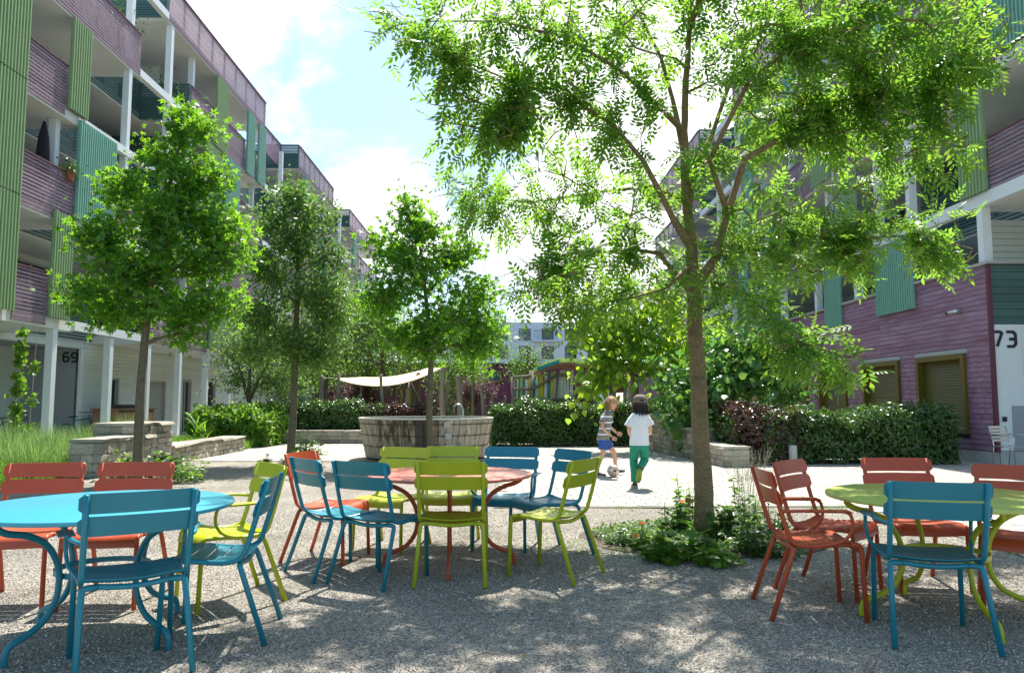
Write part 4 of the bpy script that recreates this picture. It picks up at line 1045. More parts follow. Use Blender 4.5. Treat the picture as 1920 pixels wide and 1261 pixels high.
part('bin_body', MB().loft([[(-13.3, 17.5, .08), (-12.75, 17.5, .08), (-12.75, 18, .08), (-13.3, 18, .08)], [(-13.36, 17.44, 1.0), (-12.7, 17.44, 1.0), (-12.7, 18.06, 1.0), (-13.36, 18.06, 1.0)]]), M('dark_green_plastic', (.01, .07, .045), .5, .1, 4), bn)
part('bin_lid', MB().loft([[(-13.38, 17.4, 1.002), (-12.66, 17.4, 1.002), (-12.66, 18.1, 1.002), (-13.38, 18.1, 1.002)], [(-13.3, 17.5, 1.1), (-12.75, 17.5, 1.1), (-12.75, 18.0, 1.1), (-13.3, 18.0, 1.1)]]), M('dark_green_lid', (.015, .09, .06), .5, .1, 4), bn)
# dark closed parasol and flower pot on the second floor balcony
um = thing('closed_parasol', 'closed dark parasol standing on a second floor balcony of the left block', 'parasol', (-11.75, 18.75, L[2]))
part('pole', MB().tube([(-11.75, 18.75, L[2]), (-11.75, 18.75, L[2]+2.35)], .02, 8), STEEL, um)
part('canopy', MB().lathe([(.03, .55), (.13, .75), (.17, 1.2), (.12, 1.9), (.03, 2.3)], 12, (-11.75, 18.75, L[2])), M('black_cloth', (.015, .013, .02), .9, .2, 8), um, smooth=True)

# ================================================================== playground
pg = 'weathered log posts of the playground'
def log(px, ytop, Y, w, label, base=0., lean=0.):
    c = at(px, 750, Y); top = at(px, ytop, Y).z; r = w*Y/1400/2; T = thing('log_post', label, 'post', (c.x, Y, base), pg)
    pts = []; rs = []
    n = 7
    for i in range(n+1):
        t = i/n; pts.append((c.x+lean*t+.05*math.sin(t*5+px)*(t > .1), Y, base+(top-base)*t)); rs.append(r*(1.1-.25*t)*random.uniform(.95, 1.05))
    pts.append((c.x+lean+.01, Y, top+.04)); rs.append(r*.4)
    part('log', MB().tube(pts, rs, 10), POLE, T, smooth=True)
for a in ((604, 706, 27, 9, 'leftmost thick log post, beside the left corner of the cream sail'), (632, 700, 26.5, 7, 'slightly bent log post holding the left corner of the cream sail'), (641, 726, 28, 5, 'thin short log post just right of the bent sail post'),
          (675, 724, 27, 7, 'thin log post standing in the purple maple under the sail'), (716, 704, 26, 7, 'slim grey log post under the lowest dip of the sail'), (742, 716, 28.5, 8, 'brown log post left of the coloured fence boards'), (757, 722, 27.5, 5, 'short thin log post under the right half of the sail'),
          (786, 700, 27.5, 10, 'thick log post right of the coloured fence boards under the sail'), (831, 683, 24.5, 10, 'tallest smooth log post directly behind the fountain'), (838, 716, 26, 6, 'short log post close behind the tallest post'),
          (860, 704, 24.3, 11, 'pointed grey log post behind the steel fountain spout'), (904, 722, 24.6, 7, 'grey log post behind the right rim of the fountain'), (911, 746, 24.9, 6, 'stubby log post beside the fountain right rim'), (925, 738, 28, 6, 'thin log post in front of the purple pavilion'),
          (945, 744, 27.5, 5, 'small round topped log post before the purple pavilion')):
    log(*a)
# sail
sT = thing('shade_sail', 'cream cloth shade sail sagging between log posts over the playground', 'sail', (-7, 27, 2))
A_, B_, C_, D_ = at(628, 709, 26.5), at(826, 690, 24.6), at(800, 690, 31), at(690, 706, 31)
B_ = at(828, 689, 25.0)
g = []
for i in range(15):
    u = i/14; row = []
    for j in range(15):
        v = j/14
        p = (A_*(1-u)+B_*u)*(1-v)+(D_*(1-u)+C_*u)*v
        e = Vector((0, 0, -1.0*4*u*(1-u)*(.42-.28*v)))      # sag
        e += Vector((0, 1, 0))*(.55*4*u*(1-u)*(1-2*v)*.5)
        row.append(p+e)
    g.append(row)
o = part('sail_cloth', MB().sheet(g, .006), SAIL, sT, smooth=True)
mr_ = MB()
for a, b in ((A_, at(605, 708, 27)), (B_, at(831, 686, 24.5)), (at(770, 713, 25.6), at(790, 758, 26.2))): part('rope', MB().tube([a, b], .012, 5), M('pale_rope', (.5, .47, .4), .8, .1, 9), sT)
# playhouse on stilts with coloured boards
WB = M('white_fence_board', (.82, .82, .74), .6, .06, 5); TB = M('teal_fence_board', (.02, .30, .32), .55, .1, 5); YB_ = M('yellow_green_fence_board', (.62, .62, .03), .55, .1, 5); LG = M('light_green_fence_board', (.50, .70, .12), .55, .1, 5); GB = M('grey_fence_board', (.25, .27, .27), .7, .1, 5)
YH = 25.5
hut = thing('playhouse', 'raised wooden playhouse with white, teal and yellow boards and a grassy roof', 'playhouse', (at(1060, 750, YH).x, YH, 0))
def P2(px, py, Y=YH): return at(px, py, Y)
seq = [(962, GB, 708, 748), (967, WB, 711, 747), (971, TB, 710, 747), (975, LG, 711, 747), (980, TB, 711, 747), (985, WB, 711, 747), (990, YB_, 710, 747), (994, TB, 710, 747), (1003, WB, 706, 747), (1009, YB_, 702, 747), (1014, YB_, 702, 747), (1020, WB, 704, 747), (1026, TB, 698, 747), (1032, YB_, 697, 747), (1038, WB, 696, 747), (1044, WB, 694, 747), (1050, WB, 693, 747), (1056, WB, 693, 747), (1062, WB, 693, 747), (1068, WB, 693, 747)]
for i, (px, m, y0, y1) in enumerate(seq):
    nx = seq[i+1][0] if i+1 < len(seq) else px+6
    a, b = P2(px, y1), P2(nx-.8, y0); lean = random.uniform(-.03, .05)
    mb = MB(); mb.add([(a.x, YH, a.z), (b.x, YH, a.z), (b.x, YH+.03, a.z), (a.x, YH+.03, a.z), (a.x+lean, YH, b.z), (b.x+lean, YH, b.z), (b.x+lean, YH+.03, b.z), (a.x+lean, YH+.03, b.z)], [(3, 2, 1, 0), (4, 5, 6, 7), (0, 1, 5, 4), (1, 2, 6, 5), (2, 3, 7, 6), (3, 0, 4, 7)])
    part('board', mb, m, hut)
for a, b, r_ in (((963, 762), (961, 706), .06), ((997, 762), (996, 694), .07), ((1036, 760), (1046, 692), .05), ((1114, 765), (1114, 700), .09), ((1150, 765), (1150, 725), .08), ((1172, 765), (1172, 722), .08), ((1063, 765), (1063, 740), .09), ((1165, 765), (1140, 720), .05)):
    part('stilt', MB().tube([P2(a[0], a[1], YH-.06) if 0 else Vector((P2(*a).x, YH-.08, .0)), Vector((P2(*b).x, YH-.08, P2(*b).z))], r_, 8), POLE, hut, smooth=True)
for a, b in (((960, 729), (998, 729)), ((998, 729), (1045, 703)), ((1040, 703), (1064, 703)), ((960, 748), (1075, 748)), ((962, 707), (996, 705)), ((1064, 748), (1112, 748))):
    p_, q_ = P2(*a), P2(*b); part('handrail', MB().tube([(p_.x, YH-.12, p_.z), (q_.x, YH-.12, q_.z)], .045, 8), POLE, hut, smooth=True)
a, b = P2(962, 756), P2(1115, 750); part('platform', MB().span((a.x, YH+.05, a.z), (b.x, YH+2.2, b.z)), REDWOOD, hut)
for k in range(6):
    a, b = P2(1092, 735-k*5), P2(1174, 730.6-k*5); pbox('plank', (a.x, YH-.03, a.z), (b.x, YH+.0, b.z), REDWOOD, hut)
a, b = P2(1092, 735), P2(1174, 704); part('cabin', MB().span((a.x+.02, YH+.002, a.z), (b.x-.02, YH+2.2, b.z)), REDWOOD, hut)
# roof: low double pitch with grass on it
rp = [P2(1008, 695), P2(1046, 681), P2(1062, 680), P2(1180, 696)]
g = [[Vector((p.x, YH-.5, p.z)), Vector((p.x, YH+2.6, p.z+.05))] for p in rp]
part('roof', MB().sheet(g, .10), REDWOOD, hut)
a, b = rp[0], rp[1]; part('roof_trim', MB().add([(a.x-.05, YH-.54, a.z-.02), (b.x, YH-.54, b.z-.02), (b.x, YH-.505, b.z-.02), (a.x-.05, YH-.505, a.z-.02), (a.x-.05, YH-.54, a.z+.1), (b.x, YH-.54, b.z+.1), (b.x, YH-.505, b.z+.1), (a.x-.05, YH-.505, a.z+.1)], [(3, 2, 1, 0), (4, 5, 6, 7), (0, 1, 5, 4), (1, 2, 6, 5), (2, 3, 7, 6), (3, 0, 4, 7)]), TB, hut)
fb2 = thing('coloured_fence', 'small fence of yellow, teal and white boards seen under the shade sail', 'fence', (at(760, 745, 30).x, 30, 0))
for i, m in enumerate((YB_, TB, WB, WB, YB_, TB, REDWOOD)):
    a, b = at(751+i*4, 760, 30), at(754.5+i*4, 728, 30); pbox('board', (a.x, 30, .3), (b.x, 30.03, b.z), m, fb2)
part('fence_rail', MB().span((at(749, 750, 30).x, 30.032, .8), (at(781, 750, 30).x, 30.08, .9)), REDWOOD, fb2)
# ================================================================== trees
def B(px, py, Y, rx, ry, rz, n): return (tuple(at(px, py, Y)), (rx, ry, rz), n)
TY = 7.66
def tp(px, py, dy=0): return tuple(at(px, py, TY+dy))
trunk = [tuple(ground(1322, 1001))]+[tp(*a) for a in ((1316, 850), (1303, 600), (1301, 540), (1296, 450), (1284, 340), (1283, 200), (1292, 60), (1297, -120), (1302, -300))]
tr = [.100, .088, .078, .074, .052, .044, .036, .028, .02, .012]
limbs = [([tp(1299, 548), tp(1268, 515, .1), tp(1236, 475, .2), tp(1190, 468, .35), tp(1120, 474, .4), tp(1040, 500, .3)], (.030, .008)),
         ([tp(1290, 470), tp(1262, 410, -.1), tp(1240, 365, -.2), tp(1205, 300, -.3), tp(1150, 235, -.4), tp(1080, 190, -.5), tp(980, 160, -.6), tp(880, 120, -.6)], (.034, .007)),
         ([tp(1306, 545), tp(1342, 483, -.15), tp(1364, 399, -.3), tp(1397, 297, -.45), tp(1470, 258, -.6), tp(1520, 225, -.7), tp(1620, 170, -.8), tp(1740, 130, -.9)], (.040, .009)),
         ([tp(1290, 400), tp(1300, 322, .2), tp(1335, 253, .4), tp(1360, 180, .5), tp(1395, 90, .6), tp(1450, 0, .8), tp(1500, -110, .9)], (.032, .01)),
         ([tp(1283, 290), tp(1262, 190, .2), tp(1240, 110, .4), tp(1195, 20, .6), tp(1150, -80, .7)], (.024, .009)),
         ([tp(1283, 250), tp(1225, 190, -.3), tp(1160, 130, -.6), tp(1060, 70, -.8), tp(940, 40, -.9), tp(800, 40, -.9)], (.022, .006)),
         ([tp(1360, 410, -.3), tp(1330, 300, -.7), tp(1400, 160, -1.0), tp(1477, 93, -1.2), tp(1590, 30, -1.4), tp(1720, -20, -1.5)], (.024, .008)),
         ([tp(1335, 500, -.1), tp(1340, 528, -.5), tp(1400, 552, -.8), tp(1455, 599, -1.0), tp(1500, 640, -1.1), tp(1580, 668, -1.1)], (.013, .006)),
         ([tp(1345, 480, -.15), tp(1390, 450, .3), tp(1470, 440, .6), tp(1580, 450, .6), tp(1720, 440, .5)], (.022, .007)),
         ([tp(1288, 370), tp(1220, 350, .6), tp(1120, 360, .9), tp(1000, 380, 1.0), tp(900, 370, 1.0)], (.020, .006)),
         ([tp(1290, 330), tp(1340, 290, .9), tp(1430, 260, 1.3), tp(1540, 280, 1.5)], (.018, .007)),
         ([tp(1296, 500), tp(1250, 540, -.4), tp(1180, 560, -.6), tp(1100, 570, -.6)], (.014, .006)),
         ([tp(1284, 60), tp(1330, -60, -.8), tp(1400, -180, -1.3)], (.02, .01)), ([tp(1292, 20), tp(1200, -120, -.8), tp(1080, -200, -1.2)], (.02, .01))]
bl = [B(795, 40, 6.9, .40, .4, .22, 24), B(870, 70, 6.8, .5, .4, .25, 34), B(980, 40, 7.0, .5, .5, .3, 26), B(900, 170, 7.0, .5, .4, .3, 36), B(960, 250, 7.3, .5, .4, .3, 34), B(880, 260, 7.3, .3, .3, .2, 14),
      B(1060, 150, 7.0, .4, .5, .35, 26), B(1040, 300, 8.2, .4, .5, .25, 24), B(890, 370, 8.5, .45, .4, .2, 28), B(1000, 400, 8.4, .5, .4, .25, 34), B(1080, 480, 7.9, .5, .5, .25, 34), B(1010, 540, 7.7, .4, .4, .22, 24), B(1120, 560, 7.1, .5, .4, .25, 30),
      B(1180, 400, 8.1, .4, .5, .3, 18), B(1170, 280, 7.3, .35, .5, .3, 14), B(1210, 60, 8, .4, .6, .4, 20), B(1110, 20, 7.2, .5, .6, .3, 24), B(1360, 40, 7.6, .4, .6, .35, 26), B(1400, 140, 7.2, .35, .5, .35, 22),
      B(1480, 60, 6.6, .5, .6, .35, 34), B(1600, 30, 6.3, .5, .7, .35, 32), B(1720, 40, 6.3, .5, .7, .35, 34), B(1830, 40, 6.5, .30, .5, .28, 24), B(1800, 110, 6.6, .30, .5, .25, 24), B(1660, 140, 6.8, .5, .6, .3, 34), B(1540, 160, 7.0, .45, .6, .35, 28),
      B(1440, 250, 8.7, .45, .6, .35, 24), B(1560, 270, 8.8, .5, .6, .35, 32), B(1680, 260, 7.0, .5, .6, .3, 30), B(1760, 290, 6.9, .3, .4, .22, 20), B(1620, 370, 8.2, .55, .6, .3, 34), B(1500, 380, 8.2, .45, .6, .3, 28), B(1720, 430, 8.1, .4, .4, .25, 22), B(1790, 470, 8.1, .22, .3, .2, 14),
      B(1600, 480, 8.2, .5, .5, .2, 30), B(1480, 500, 7.9, .4, .5, .2, 24), B(1400, 400, 7.4, .3, .5, .35, 22), B(1350, 560, 7.6, .3, .5, .2, 12), B(1250, 520, 7.5, .3, .4, .2, 12), B(1500, 650, 6.6, .35, .3, .12, 18), B(1590, 665, 6.6, .25, .3, .10, 14), B(1430, 600, 6.8, .3, .3, .15, 9),
      # out of frame above, seen only as dappled shade
      B(1400, -150, 6.6, 1.1, 1.1, .7, 34), B(1150, -150, 6.9, 1.0, 1.0, .6, 30), B(1650, -120, 6.5, .9, 1.0, .5, 34), B(1300, -330, 7.6, 1.0, 1.2, .7, 30)]
T = make_tree('ash_tree', 'tall airy feather leaved tree with brown trunk standing in the flower patch on the gravel', 'tree', trunk, tr, limbs, bl, PINNATE, LEAF_ASH, 5.7, .225, BARK, spread=.075, droop=.15, seg=.28, along=7, upn=1.1, bsc=1.26, nsc=.95, rtip=.0030, exp=.54)
bst = MB().tube([tuple(ground(1288, 985)), tuple(ground(1288, 985)+Vector((.02, 0, .30)))], .03, 8); part('pruned_stub', bst, BARK, T)

def small_gum(name, label, base, Yb, tpx, rads, rows, leafm, leaf, lsize, per, bark, n_row=34, spread=.16, **kw):
    trunk = [tuple(base)]+[tuple(at(x, y, Yb)) for x, y in tpx]
    bl = [B(x, y, Yb+dy, rx, ry, rz, n) for x, y, dy, rx, ry, rz, n in rows]
    return make_tree(name, label, 'tree', trunk, rads, kw.pop('limbs', []), bl, leaf, leafm, per, lsize, bark, spread=spread, **kw)
Y1 = 12.9
small_gum('sweetgum_tree', 'bright green star leaved tree with slim trunk behind the coral chairs on the left', Vector((at(257, 850, Y1).x, Y1, 0)), Y1,
          [(262, 780), (272, 620), (290, 450), (325, 320), (350, 200)], [.085, .075, .062, .045, .028, .008],
          [(345, 215, 0, 0.24, 0.26, 0.26, 26), (385, 245, -.2, 0.24, 0.26, 0.24, 22), (300, 290, .1, 0.26, 0.34, 0.30, 26), (410, 330, 0, 0.21, 0.30, 0.26, 20), (355, 330, 0, 0.38, 0.51, 0.34, 50), (230, 350, 0, 0.36, 0.42, 0.26, 34), (310, 400, -.3, 0.59, 0.77, 0.38, 76), (430, 420, .1, 0.42, 0.51, 0.30, 46), (190, 430, 0, 0.42, 0.51, 0.30, 46),
           (360, 480, .2, 0.77, 0.85, 0.34, 80), (240, 500, -.2, 0.68, 0.77, 0.34, 70), (160, 545, 0, 0.42, 0.51, 0.21, 32), (440, 480, 0, 0.38, 0.42, 0.26, 30), (300, 570, 0, 0.77, 0.85, 0.21, 60), (410, 570, .2, 0.42, 0.51, 0.24, 34), (350, 620, 0, 0.26, 0.34, 0.17, 16), (205, 590, 0, 0.30, 0.34, 0.13, 12)],
          LEAF_GUM, STAR, .105, 17, BARKD, nsc=.86, bsc=1.08, wob=.012, spread=.13, droop=.3, upn=.55)
small_gum('sweetgum_tree', 'round crowned star leaved tree whose slim trunk stands in front of the fountain', ground(806, 872), 15.9,
          [(806, 760), (808, 650), (800, 560), (785, 450), (765, 380)], [.075, .068, .055, .04, .025, .008],
          [(765, 385, 0, .3, .35, .25, 22), (800, 430, 0, .5, .6, .35, 50), (720, 460, 0, .4, .5, .35, 36), (860, 470, 0, .45, .5, .35, 42), (790, 510, -.2, .8, .9, .4, 80), (900, 540, 0, .45, .6, .3, 36), (710, 550, 0, .5, .6, .35, 46), (850, 600, .1, .8, .9, .35, 66), (750, 620, 0, .6, .8, .3, 50), (915, 610, 0, .45, .5, .3, 34), (800, 655, 0, .5, .6, .15, 22), (890, 650, 0, .35, .4, .2, 16)],
          LEAF_GUM, STAR, .125, 13, BARKD, nsc=.86, bsc=1.08, wob=.012, spread=.14, droop=.3, upn=.55)
Y2 = 16.6
small_gum('narrow_leaved_tree', 'dark narrow leaved tree with tall loose crown left of the fountain', ground(545, 868), Y2,
          [(549, 760), (556, 640), (558, 500), (556, 400), (550, 345)], [.09, .08, .065, .045, .02, .008],
          [(546, 365, 0, 0.41, 0.51, 0.28, 56), (602, 400, 0, 0.33, 0.42, 0.28, 40), (499, 410, 0, 0.33, 0.42, 0.33, 40), (559, 450, 0, 0.66, 0.77, 0.38, 90), (628, 470, 0, 0.33, 0.42, 0.38, 36), (490, 500, 0, 0.41, 0.51, 0.38, 60), (585, 540, 0, 0.74, 0.85, 0.47, 110), (481, 590, 0, 0.45, 0.59, 0.43, 70), (619, 590, 0, 0.41, 0.59, 0.38, 50), (542, 640, -.2, 0.74, 0.85, 0.28, 90), (473, 660, 0, 0.33, 0.42, 0.24, 34), (602, 660, 0, 0.41, 0.51, 0.19, 40)],
          LEAF_DARK, OVALN, .125, 30, BARKD, nsc=.68, bsc=1.12, wob=.012, spread=.15, droop=.6, upn=.4, rtip=.0028)
small_gum('slim_park_tree', 'dark slim tree behind the right rim of the fountain', ground(886, 790.5+28), 27.,
          [(886, 740), (886, 690), (888, 640), (892, 580), (895, 540)], [.10, .09, .08, .06, .04, .01],
          [(895, 560, 0, .7, .8, .5, 40), (880, 600, 0, 1.0, 1.1, .5, 60), (920, 610, 0, .8, 1., .5, 50), (895, 650, 0, 1.2, 1.2, .4, 60), (860, 640, 0, .7, .8, .4, 40)],
          LEAF_DARK, OVAL, .10, 26, BARKD, spread=.2, droop=.3)
small_gum('sweetgum_tree', 'small young lime green tree top in front of the slim dark tree by the fountain', ground(885, 838), 22.5,
          [(886, 790), (886, 740), (887, 700), (888, 672)], [.035, .032, .03, .02, .006],
          [(886, 668, 0, .30, .3, .18, 16), (905, 690, 0, .4, .4, .15, 14), (868, 685, 0, .3, .3, .12, 8)], LEAF_GUM, STAR, .09, 8, BARKD, spread=.12)
# heart leaved tree at right centre, branching low
YC = 21.
small_gum('catalpa_tree', 'light lime green tree with big heart leaves behind the boys', ground(1192, 845), YC,
          [(1193, 790), (1190, 720), (1188, 690), (1180, 620), (1165, 560)], [.13, .12, .11, .09, .05, .015],
          [(1150, 570, 0, .8, 1., .4, 24), (1230, 580, 0, .9, 1., .45, 34), (1180, 620, -.5, 1.0, 1., .5, 40), (1140, 640, -.4, .6, .8, .5, 20), (1300, 640, 0, .9, .9, .5, 34), (1270, 700, -.5, .8, .8, .3, 24), (1132, 695, -1.0, .5, .7, .42, 18), (1108, 728, -1.1, .25, .4, .25, 9), (1165, 660, -.8, .6, .7, .3, 16), (1105, 600, 0, .4, .6, .4, 10), (1215, 660, -.3, .6, .7, .3, 16)],
          LEAF_LIGHT, HEART, .20, 11, BARKD, spread=.3, droop=.55, upn=.5, seg=.4,
          limbs=[([tuple(at(1189, 705, YC)), tuple(at(1150, 665, YC-.3)), tuple(at(1110, 640, YC-.5))], (.05, .02)), ([tuple(at(1189, 700, YC)), tuple(at(1215, 640, YC)), tuple(at(1240, 590, YC))], (.05, .02)), ([tuple(at(1190, 715, YC)), tuple(at(1240, 690, YC-.3)), tuple(at(1300, 655, YC-.3))], (.05, .02))])
# broad leaved fig like shrub above the right hedge
YF = 18.6
small_gum('fig_tree', 'spreading fig like tree with glossy broad leaves above the right hedge', Vector((at(1395, 750, YF).x, YF, 0)), YF,
          [(1398, 790), (1402, 750), (1405, 710), (1400, 670)], [.09, .08, .06, .05, .02],
          [(1390, 640, 0, .7, .9, .35, 40), (1460, 660, 0, .5, .8, .3, 34), (1340, 660, 0, .55, .8, .35, 36), (1420, 700, -.4, .8, .8, .35, 46), (1330, 720, -.5, .6, .7, .4, 40), (1290, 740, -.4, .5, .6, .45, 40), (1475, 720, 0, .45, .7, .3, 26), (1260, 700, 0, .4, .6, .35, 22), (1350, 770, -.9, .6, .5, .25, 34), (1290, 790, -.5, .5, .5, .25, 34)],
          LEAF_FIG, HEART, .19, 9, BARKD, spread=.26, droop=.45, upn=.6, seg=.35)
# multi stemmed dark tree behind the bright hedge
YM = 25
def V3(px, py, Y): return tuple(at(px, py, Y))
make_tree('multi_stemmed_tree', 'dark multi stemmed small tree behind the bright green hedge on the left', 'tree', [(at(466, 750, YM).x, YM, 0), V3(467, 735, YM), V3(468, 700, YM), V3(470, 660, YM)], [.10, .07, .05, .03],
          [([V3(466, 745, YM), V3(455, 710, YM), V3(440, 660, YM)], (.05, .02)), ([V3(467, 745, YM), V3(490, 705, YM), V3(510, 660, YM)], (.05, .02))],
          [B(440, 660, YM, .8, 1, .5, 50), B(500, 640, YM, .9, 1, .5, 60), B(540, 680, YM, .8, 1, .6, 50), B(440, 710, YM, .7, 1, .4, 40), B(500, 710, YM, .7, .9, .4, 40), B(470, 620, YM, .9, 1, .5, 50), B(550, 730, YM, .6, .9, .3, 30)], OVAL, LEAF_DARK, 26, .10, BARKD, spread=.22, droop=.3)
# trees further back
def bgtree(label, px, Y, blobs, lm, leaf, size, per, trunkr=.14, top=640):
    return make_tree('background_tree', label, 'tree', [(at(px, 750, Y).x, Y, 0), V3(px, 740, Y), V3(px+1, 700, Y), V3(px, (700+top)/2, Y), V3(px, top, Y)], [trunkr, trunkr*.9, trunkr*.8, trunkr*.5, .02], [], [B(x, y, Y, rx, ry, rz, n) for x, y, rx, ry, rz, n in blobs], leaf, lm, per, size, BARKD, spread=.32, droop=.3, seg=.5, rtip=.005, group='leafy trees behind the playground')
bgtree('light green tree rising behind the shade sail, left of the fountain tree', 717, 33, [(690, 620, 1.6, 1.6, 1.2, 60), (650, 600, 1.5, 1.5, 1.2, 60), (730, 650, 1.8, 1.6, .9, 60), (660, 670, 1.6, 1.5, .6, 44), (700, 570, 1.2, 1.4, .9, 40), (770, 670, 1.5, 1.5, .6, 40)], LEAF_BG, OVAL, .14, 24, top=600)
bgtree('grey green tree behind the dark narrow leaved tree near the left block', 610, 36, [(600, 600, 1.8, 2, 1.5, 70), (640, 540, 1.6, 1.8, 1.3, 60), (580, 680, 2, 2, 1., 60), (620, 650, 2, 2, 1., 60)], LEAF_DARK, OVAL, .16, 24, top=560)
bgtree('feathery pale green tree in front of the purple pavilion', 870, 34, [(850, 700, 1.3, 1.3, .7, 44), (875, 705, 1.0, 1.2, .6, 40), (865, 680, 1.0, 1.2, .6, 36), (845, 735, .8, .8, .4, 20)], LEAF_BG, LANCE, .16, 34, top=690)
bgtree('small apple green tree beside the coloured playhouse boards', 990, 30, [(985, 690, .7, .8, .35, 34), (1003, 672, .5, .7, .25, 18), (978, 668, .35, .6, .2, 10)], LEAF_BG, OVAL, .12, 22, top=650, trunkr=.07)
bgtree('tall green tree near the right block behind the heart leaved tree', 1250, 34, [(1130, 600, 1.6, 1.6, 1.1, 50), (1200, 640, 2., 1.8, 1.2, 60), (1260, 600, 1.8, 1.8, 1.4, 60), (1290, 680, 1.6, 1.6, 1., 50), (1240, 540, 1.5, 1.5, 1., 44)], LEAF_BG, OVAL, .15, 22, top=560)
bgtree('round dark tree at the far left arcade end', 600, 46, [(560, 690, 2.2, 2.2, 1.4, 50), (620, 700, 2.2, 2.2, 1.2, 50), (590, 650, 2, 2, 1.4, 50)], LEAF_DARK, OVAL, .2, 22, top=640)
bgtree('leafy mid green tree filling the gap between the left block and the sail', 690, 40, [(680, 640, 2.2, 2, 1.4, 70), (730, 600, 2., 2, 1.4, 60), (640, 700, 2.2, 2, 1., 60), (700, 700, 2.4, 2, .9, 60), (760, 650, 2, 2, 1.2, 50)], LEAF_BG, OVAL, .18, 22, top=600)
for px, y, Y, rx, lab in ((675, 738, 29, 1.1, 'purple Japanese maple bush under the left part of the sail'), (893, 735, 29, .8, 'purple Japanese maple bush behind the fountain spout')):
    make_tree('purple_maple', lab, 'bush', [(at(px, 750, Y).x, Y, 0), V3(px, y+12, Y), V3(px, y-6, Y)], [.07, .05, .02], [], [B(px, y, Y, rx, rx*.8, .45, 60), B(px-12, y-8, Y, rx*.5, rx*.6, .35, 30), B(px+14, y-6, Y, rx*.5, rx*.6, .3, 30)], LANCE, LEAF_MAPLE, 34, .10, BARKD, spread=.14, droop=.4)

# ================================================================== hedges
def hedge(label, x0, x1, y0, y1, h, mats, n, size, leaf=OVAL, bulge=.12, name='hedge', skew=0.):
    """mats: list of (material, xa, xb) fractions along x"""
    T = thing(name, label, 'hedge', ((x0+x1)/2, (y0+y1)/2, 0)); off = Vector(T.location)
    # irregular dark solid, added to block light through the hedge
    nx, nz = max(6, int((x1-x0)/.35)), 5; ins = .16
    core = MB(); rings = []
    for i in range(nx+1):
        x = x0+ins+(x1-x0-2*ins)*i/nx; e = .04*math.sin(i*1.7)+.03*math.sin(i*4.1)
        rings.append([(x, y0+ins+e, .12), (x, y0+ins-.02+e*.7, h*.5), (x, y0+ins+.05+e, h-ins-.03), (x, y0+ins+.2, h-ins+e*.6), (x, y1-ins-.2, h-ins-e*.6), (x, y1-ins-e, h-ins-.06), (x, y1-ins-e, .12)])
    core.loft(rings); part('hedge_core', core, HEDGEFILL, T)
    W_, D_ = x1-x0, y1-y0; aF = W_*h; aT = W_*D_; aS = D_*h; tot = aF*1.15+aT+aS*1.4
    for mat, fa, fb_ in mats:
        m = int(n*(fb_-fa)); u = rng.uniform(fa, fb_, m)*W_+x0; c = rng.random(m)*tot
        # depth inwards
        d = np.abs(rng.normal(0, .07, m)); q = rng.random(m)
        P = np.zeros((m, 3)); Nn = np.zeros((m, 3))
        fr = c < aF*1.0; bk = (c >= aF) & (c < aF*1.15); tp_ = (c >= aF*1.15) & (c < aF*1.15+aT); sd_ = c >= aF*1.15+aT
        low = .04+.96*q**.9
        P[fr] = np.stack([u[fr], y0+d[fr], low[fr]*h], -1); Nn[fr] = (0, -1, .5)
        P[bk] = np.stack([u[bk], y1-d[bk], low[bk]*h], -1); Nn[bk] = (0, 1, .3)
        P[tp_] = np.stack([u[tp_], y0+q[tp_]*D_, h-d[tp_]], -1); Nn[tp_] = (0, -.2, 1)
        side = rng.random(m) < .5; xs = np.where(side, x0+d, x1-d); P[sd_] = np.stack([xs[sd_], y0+rng.random(m)[sd_]*D_, low[sd_]*h], -1); Nn[sd_] = np.stack([np.where(side, -1., 1.)[sd_], np.zeros(sd_.sum()), .4*np.ones(sd_.sum())], -1)
        b = bulge*(np.sin(P[:, 0]*1.7+x0)+.8*np.sin(P[:, 0]*4.3+P[:, 2]*3+1)+.5*np.sin(P[:, 2]*7+P[:, 0]*9))*.5
        P[:, 1] += np.where(Nn[:, 1] < -.5, -b, b)*.8; P[:, 2] += np.where(Nn[:, 2] > .8, b, 0)+(rng.random(m)**6)*.20*(P[:, 2] > h*.8)
        # rounded shoulders
        sh = np.clip((P[:, 2]-(h-.18))/.18, 0, 1); P[:, 1] += np.where(fr, sh**2*.12, 0)
        Nn = Nn+rnd(m, .55); dd = rnd(m, .8); dd[:, 2] -= .15
        me = scatter_mesh('foliage', leaf[0], leaf[1], P, frames(dd, Nn), rng.uniform(.6, 1.25, m)*size, off); link('foliage', me, mat, T)
    return T
hedge('dark clipped hedge on the right below the olive framed windows', 4.95, 9.75, 15.95, 17.6, 1.04, [(LEAF_COPPER, .0, .30), (LEAF_HEDGE, .12, 1.0)], 17000, .105, bulge=.2)
hedge('long dark green hedge behind the boys and right of the fountain', at(922, 800, 22.6).x, at(1262, 800, 22.6).x, 22.6, 24.0, 1.17, [(LEAF_HEDGE, 0, 1)], 17000, .115, bulge=.2)
hedge('dark copper and green hedge behind the short stone wall left of the fountain', at(490, 800, 25.0).x, at(812, 800, 25.0).x, 25.0, 26.2, 1.2, [(LEAF_HEDGE, 0, .72), (LEAF_COPPER, .60, 1.0)], 15000, .115, bulge=.2)
hedge('bright green laurel hedge in front of the left arcade', at(352, 800, 22.4).x, at(500, 800, 22.4).x, 22.4, 25.4, .95, [(LEAF_LAUREL, 0, 1)], 9000, .16, bulge=.3)

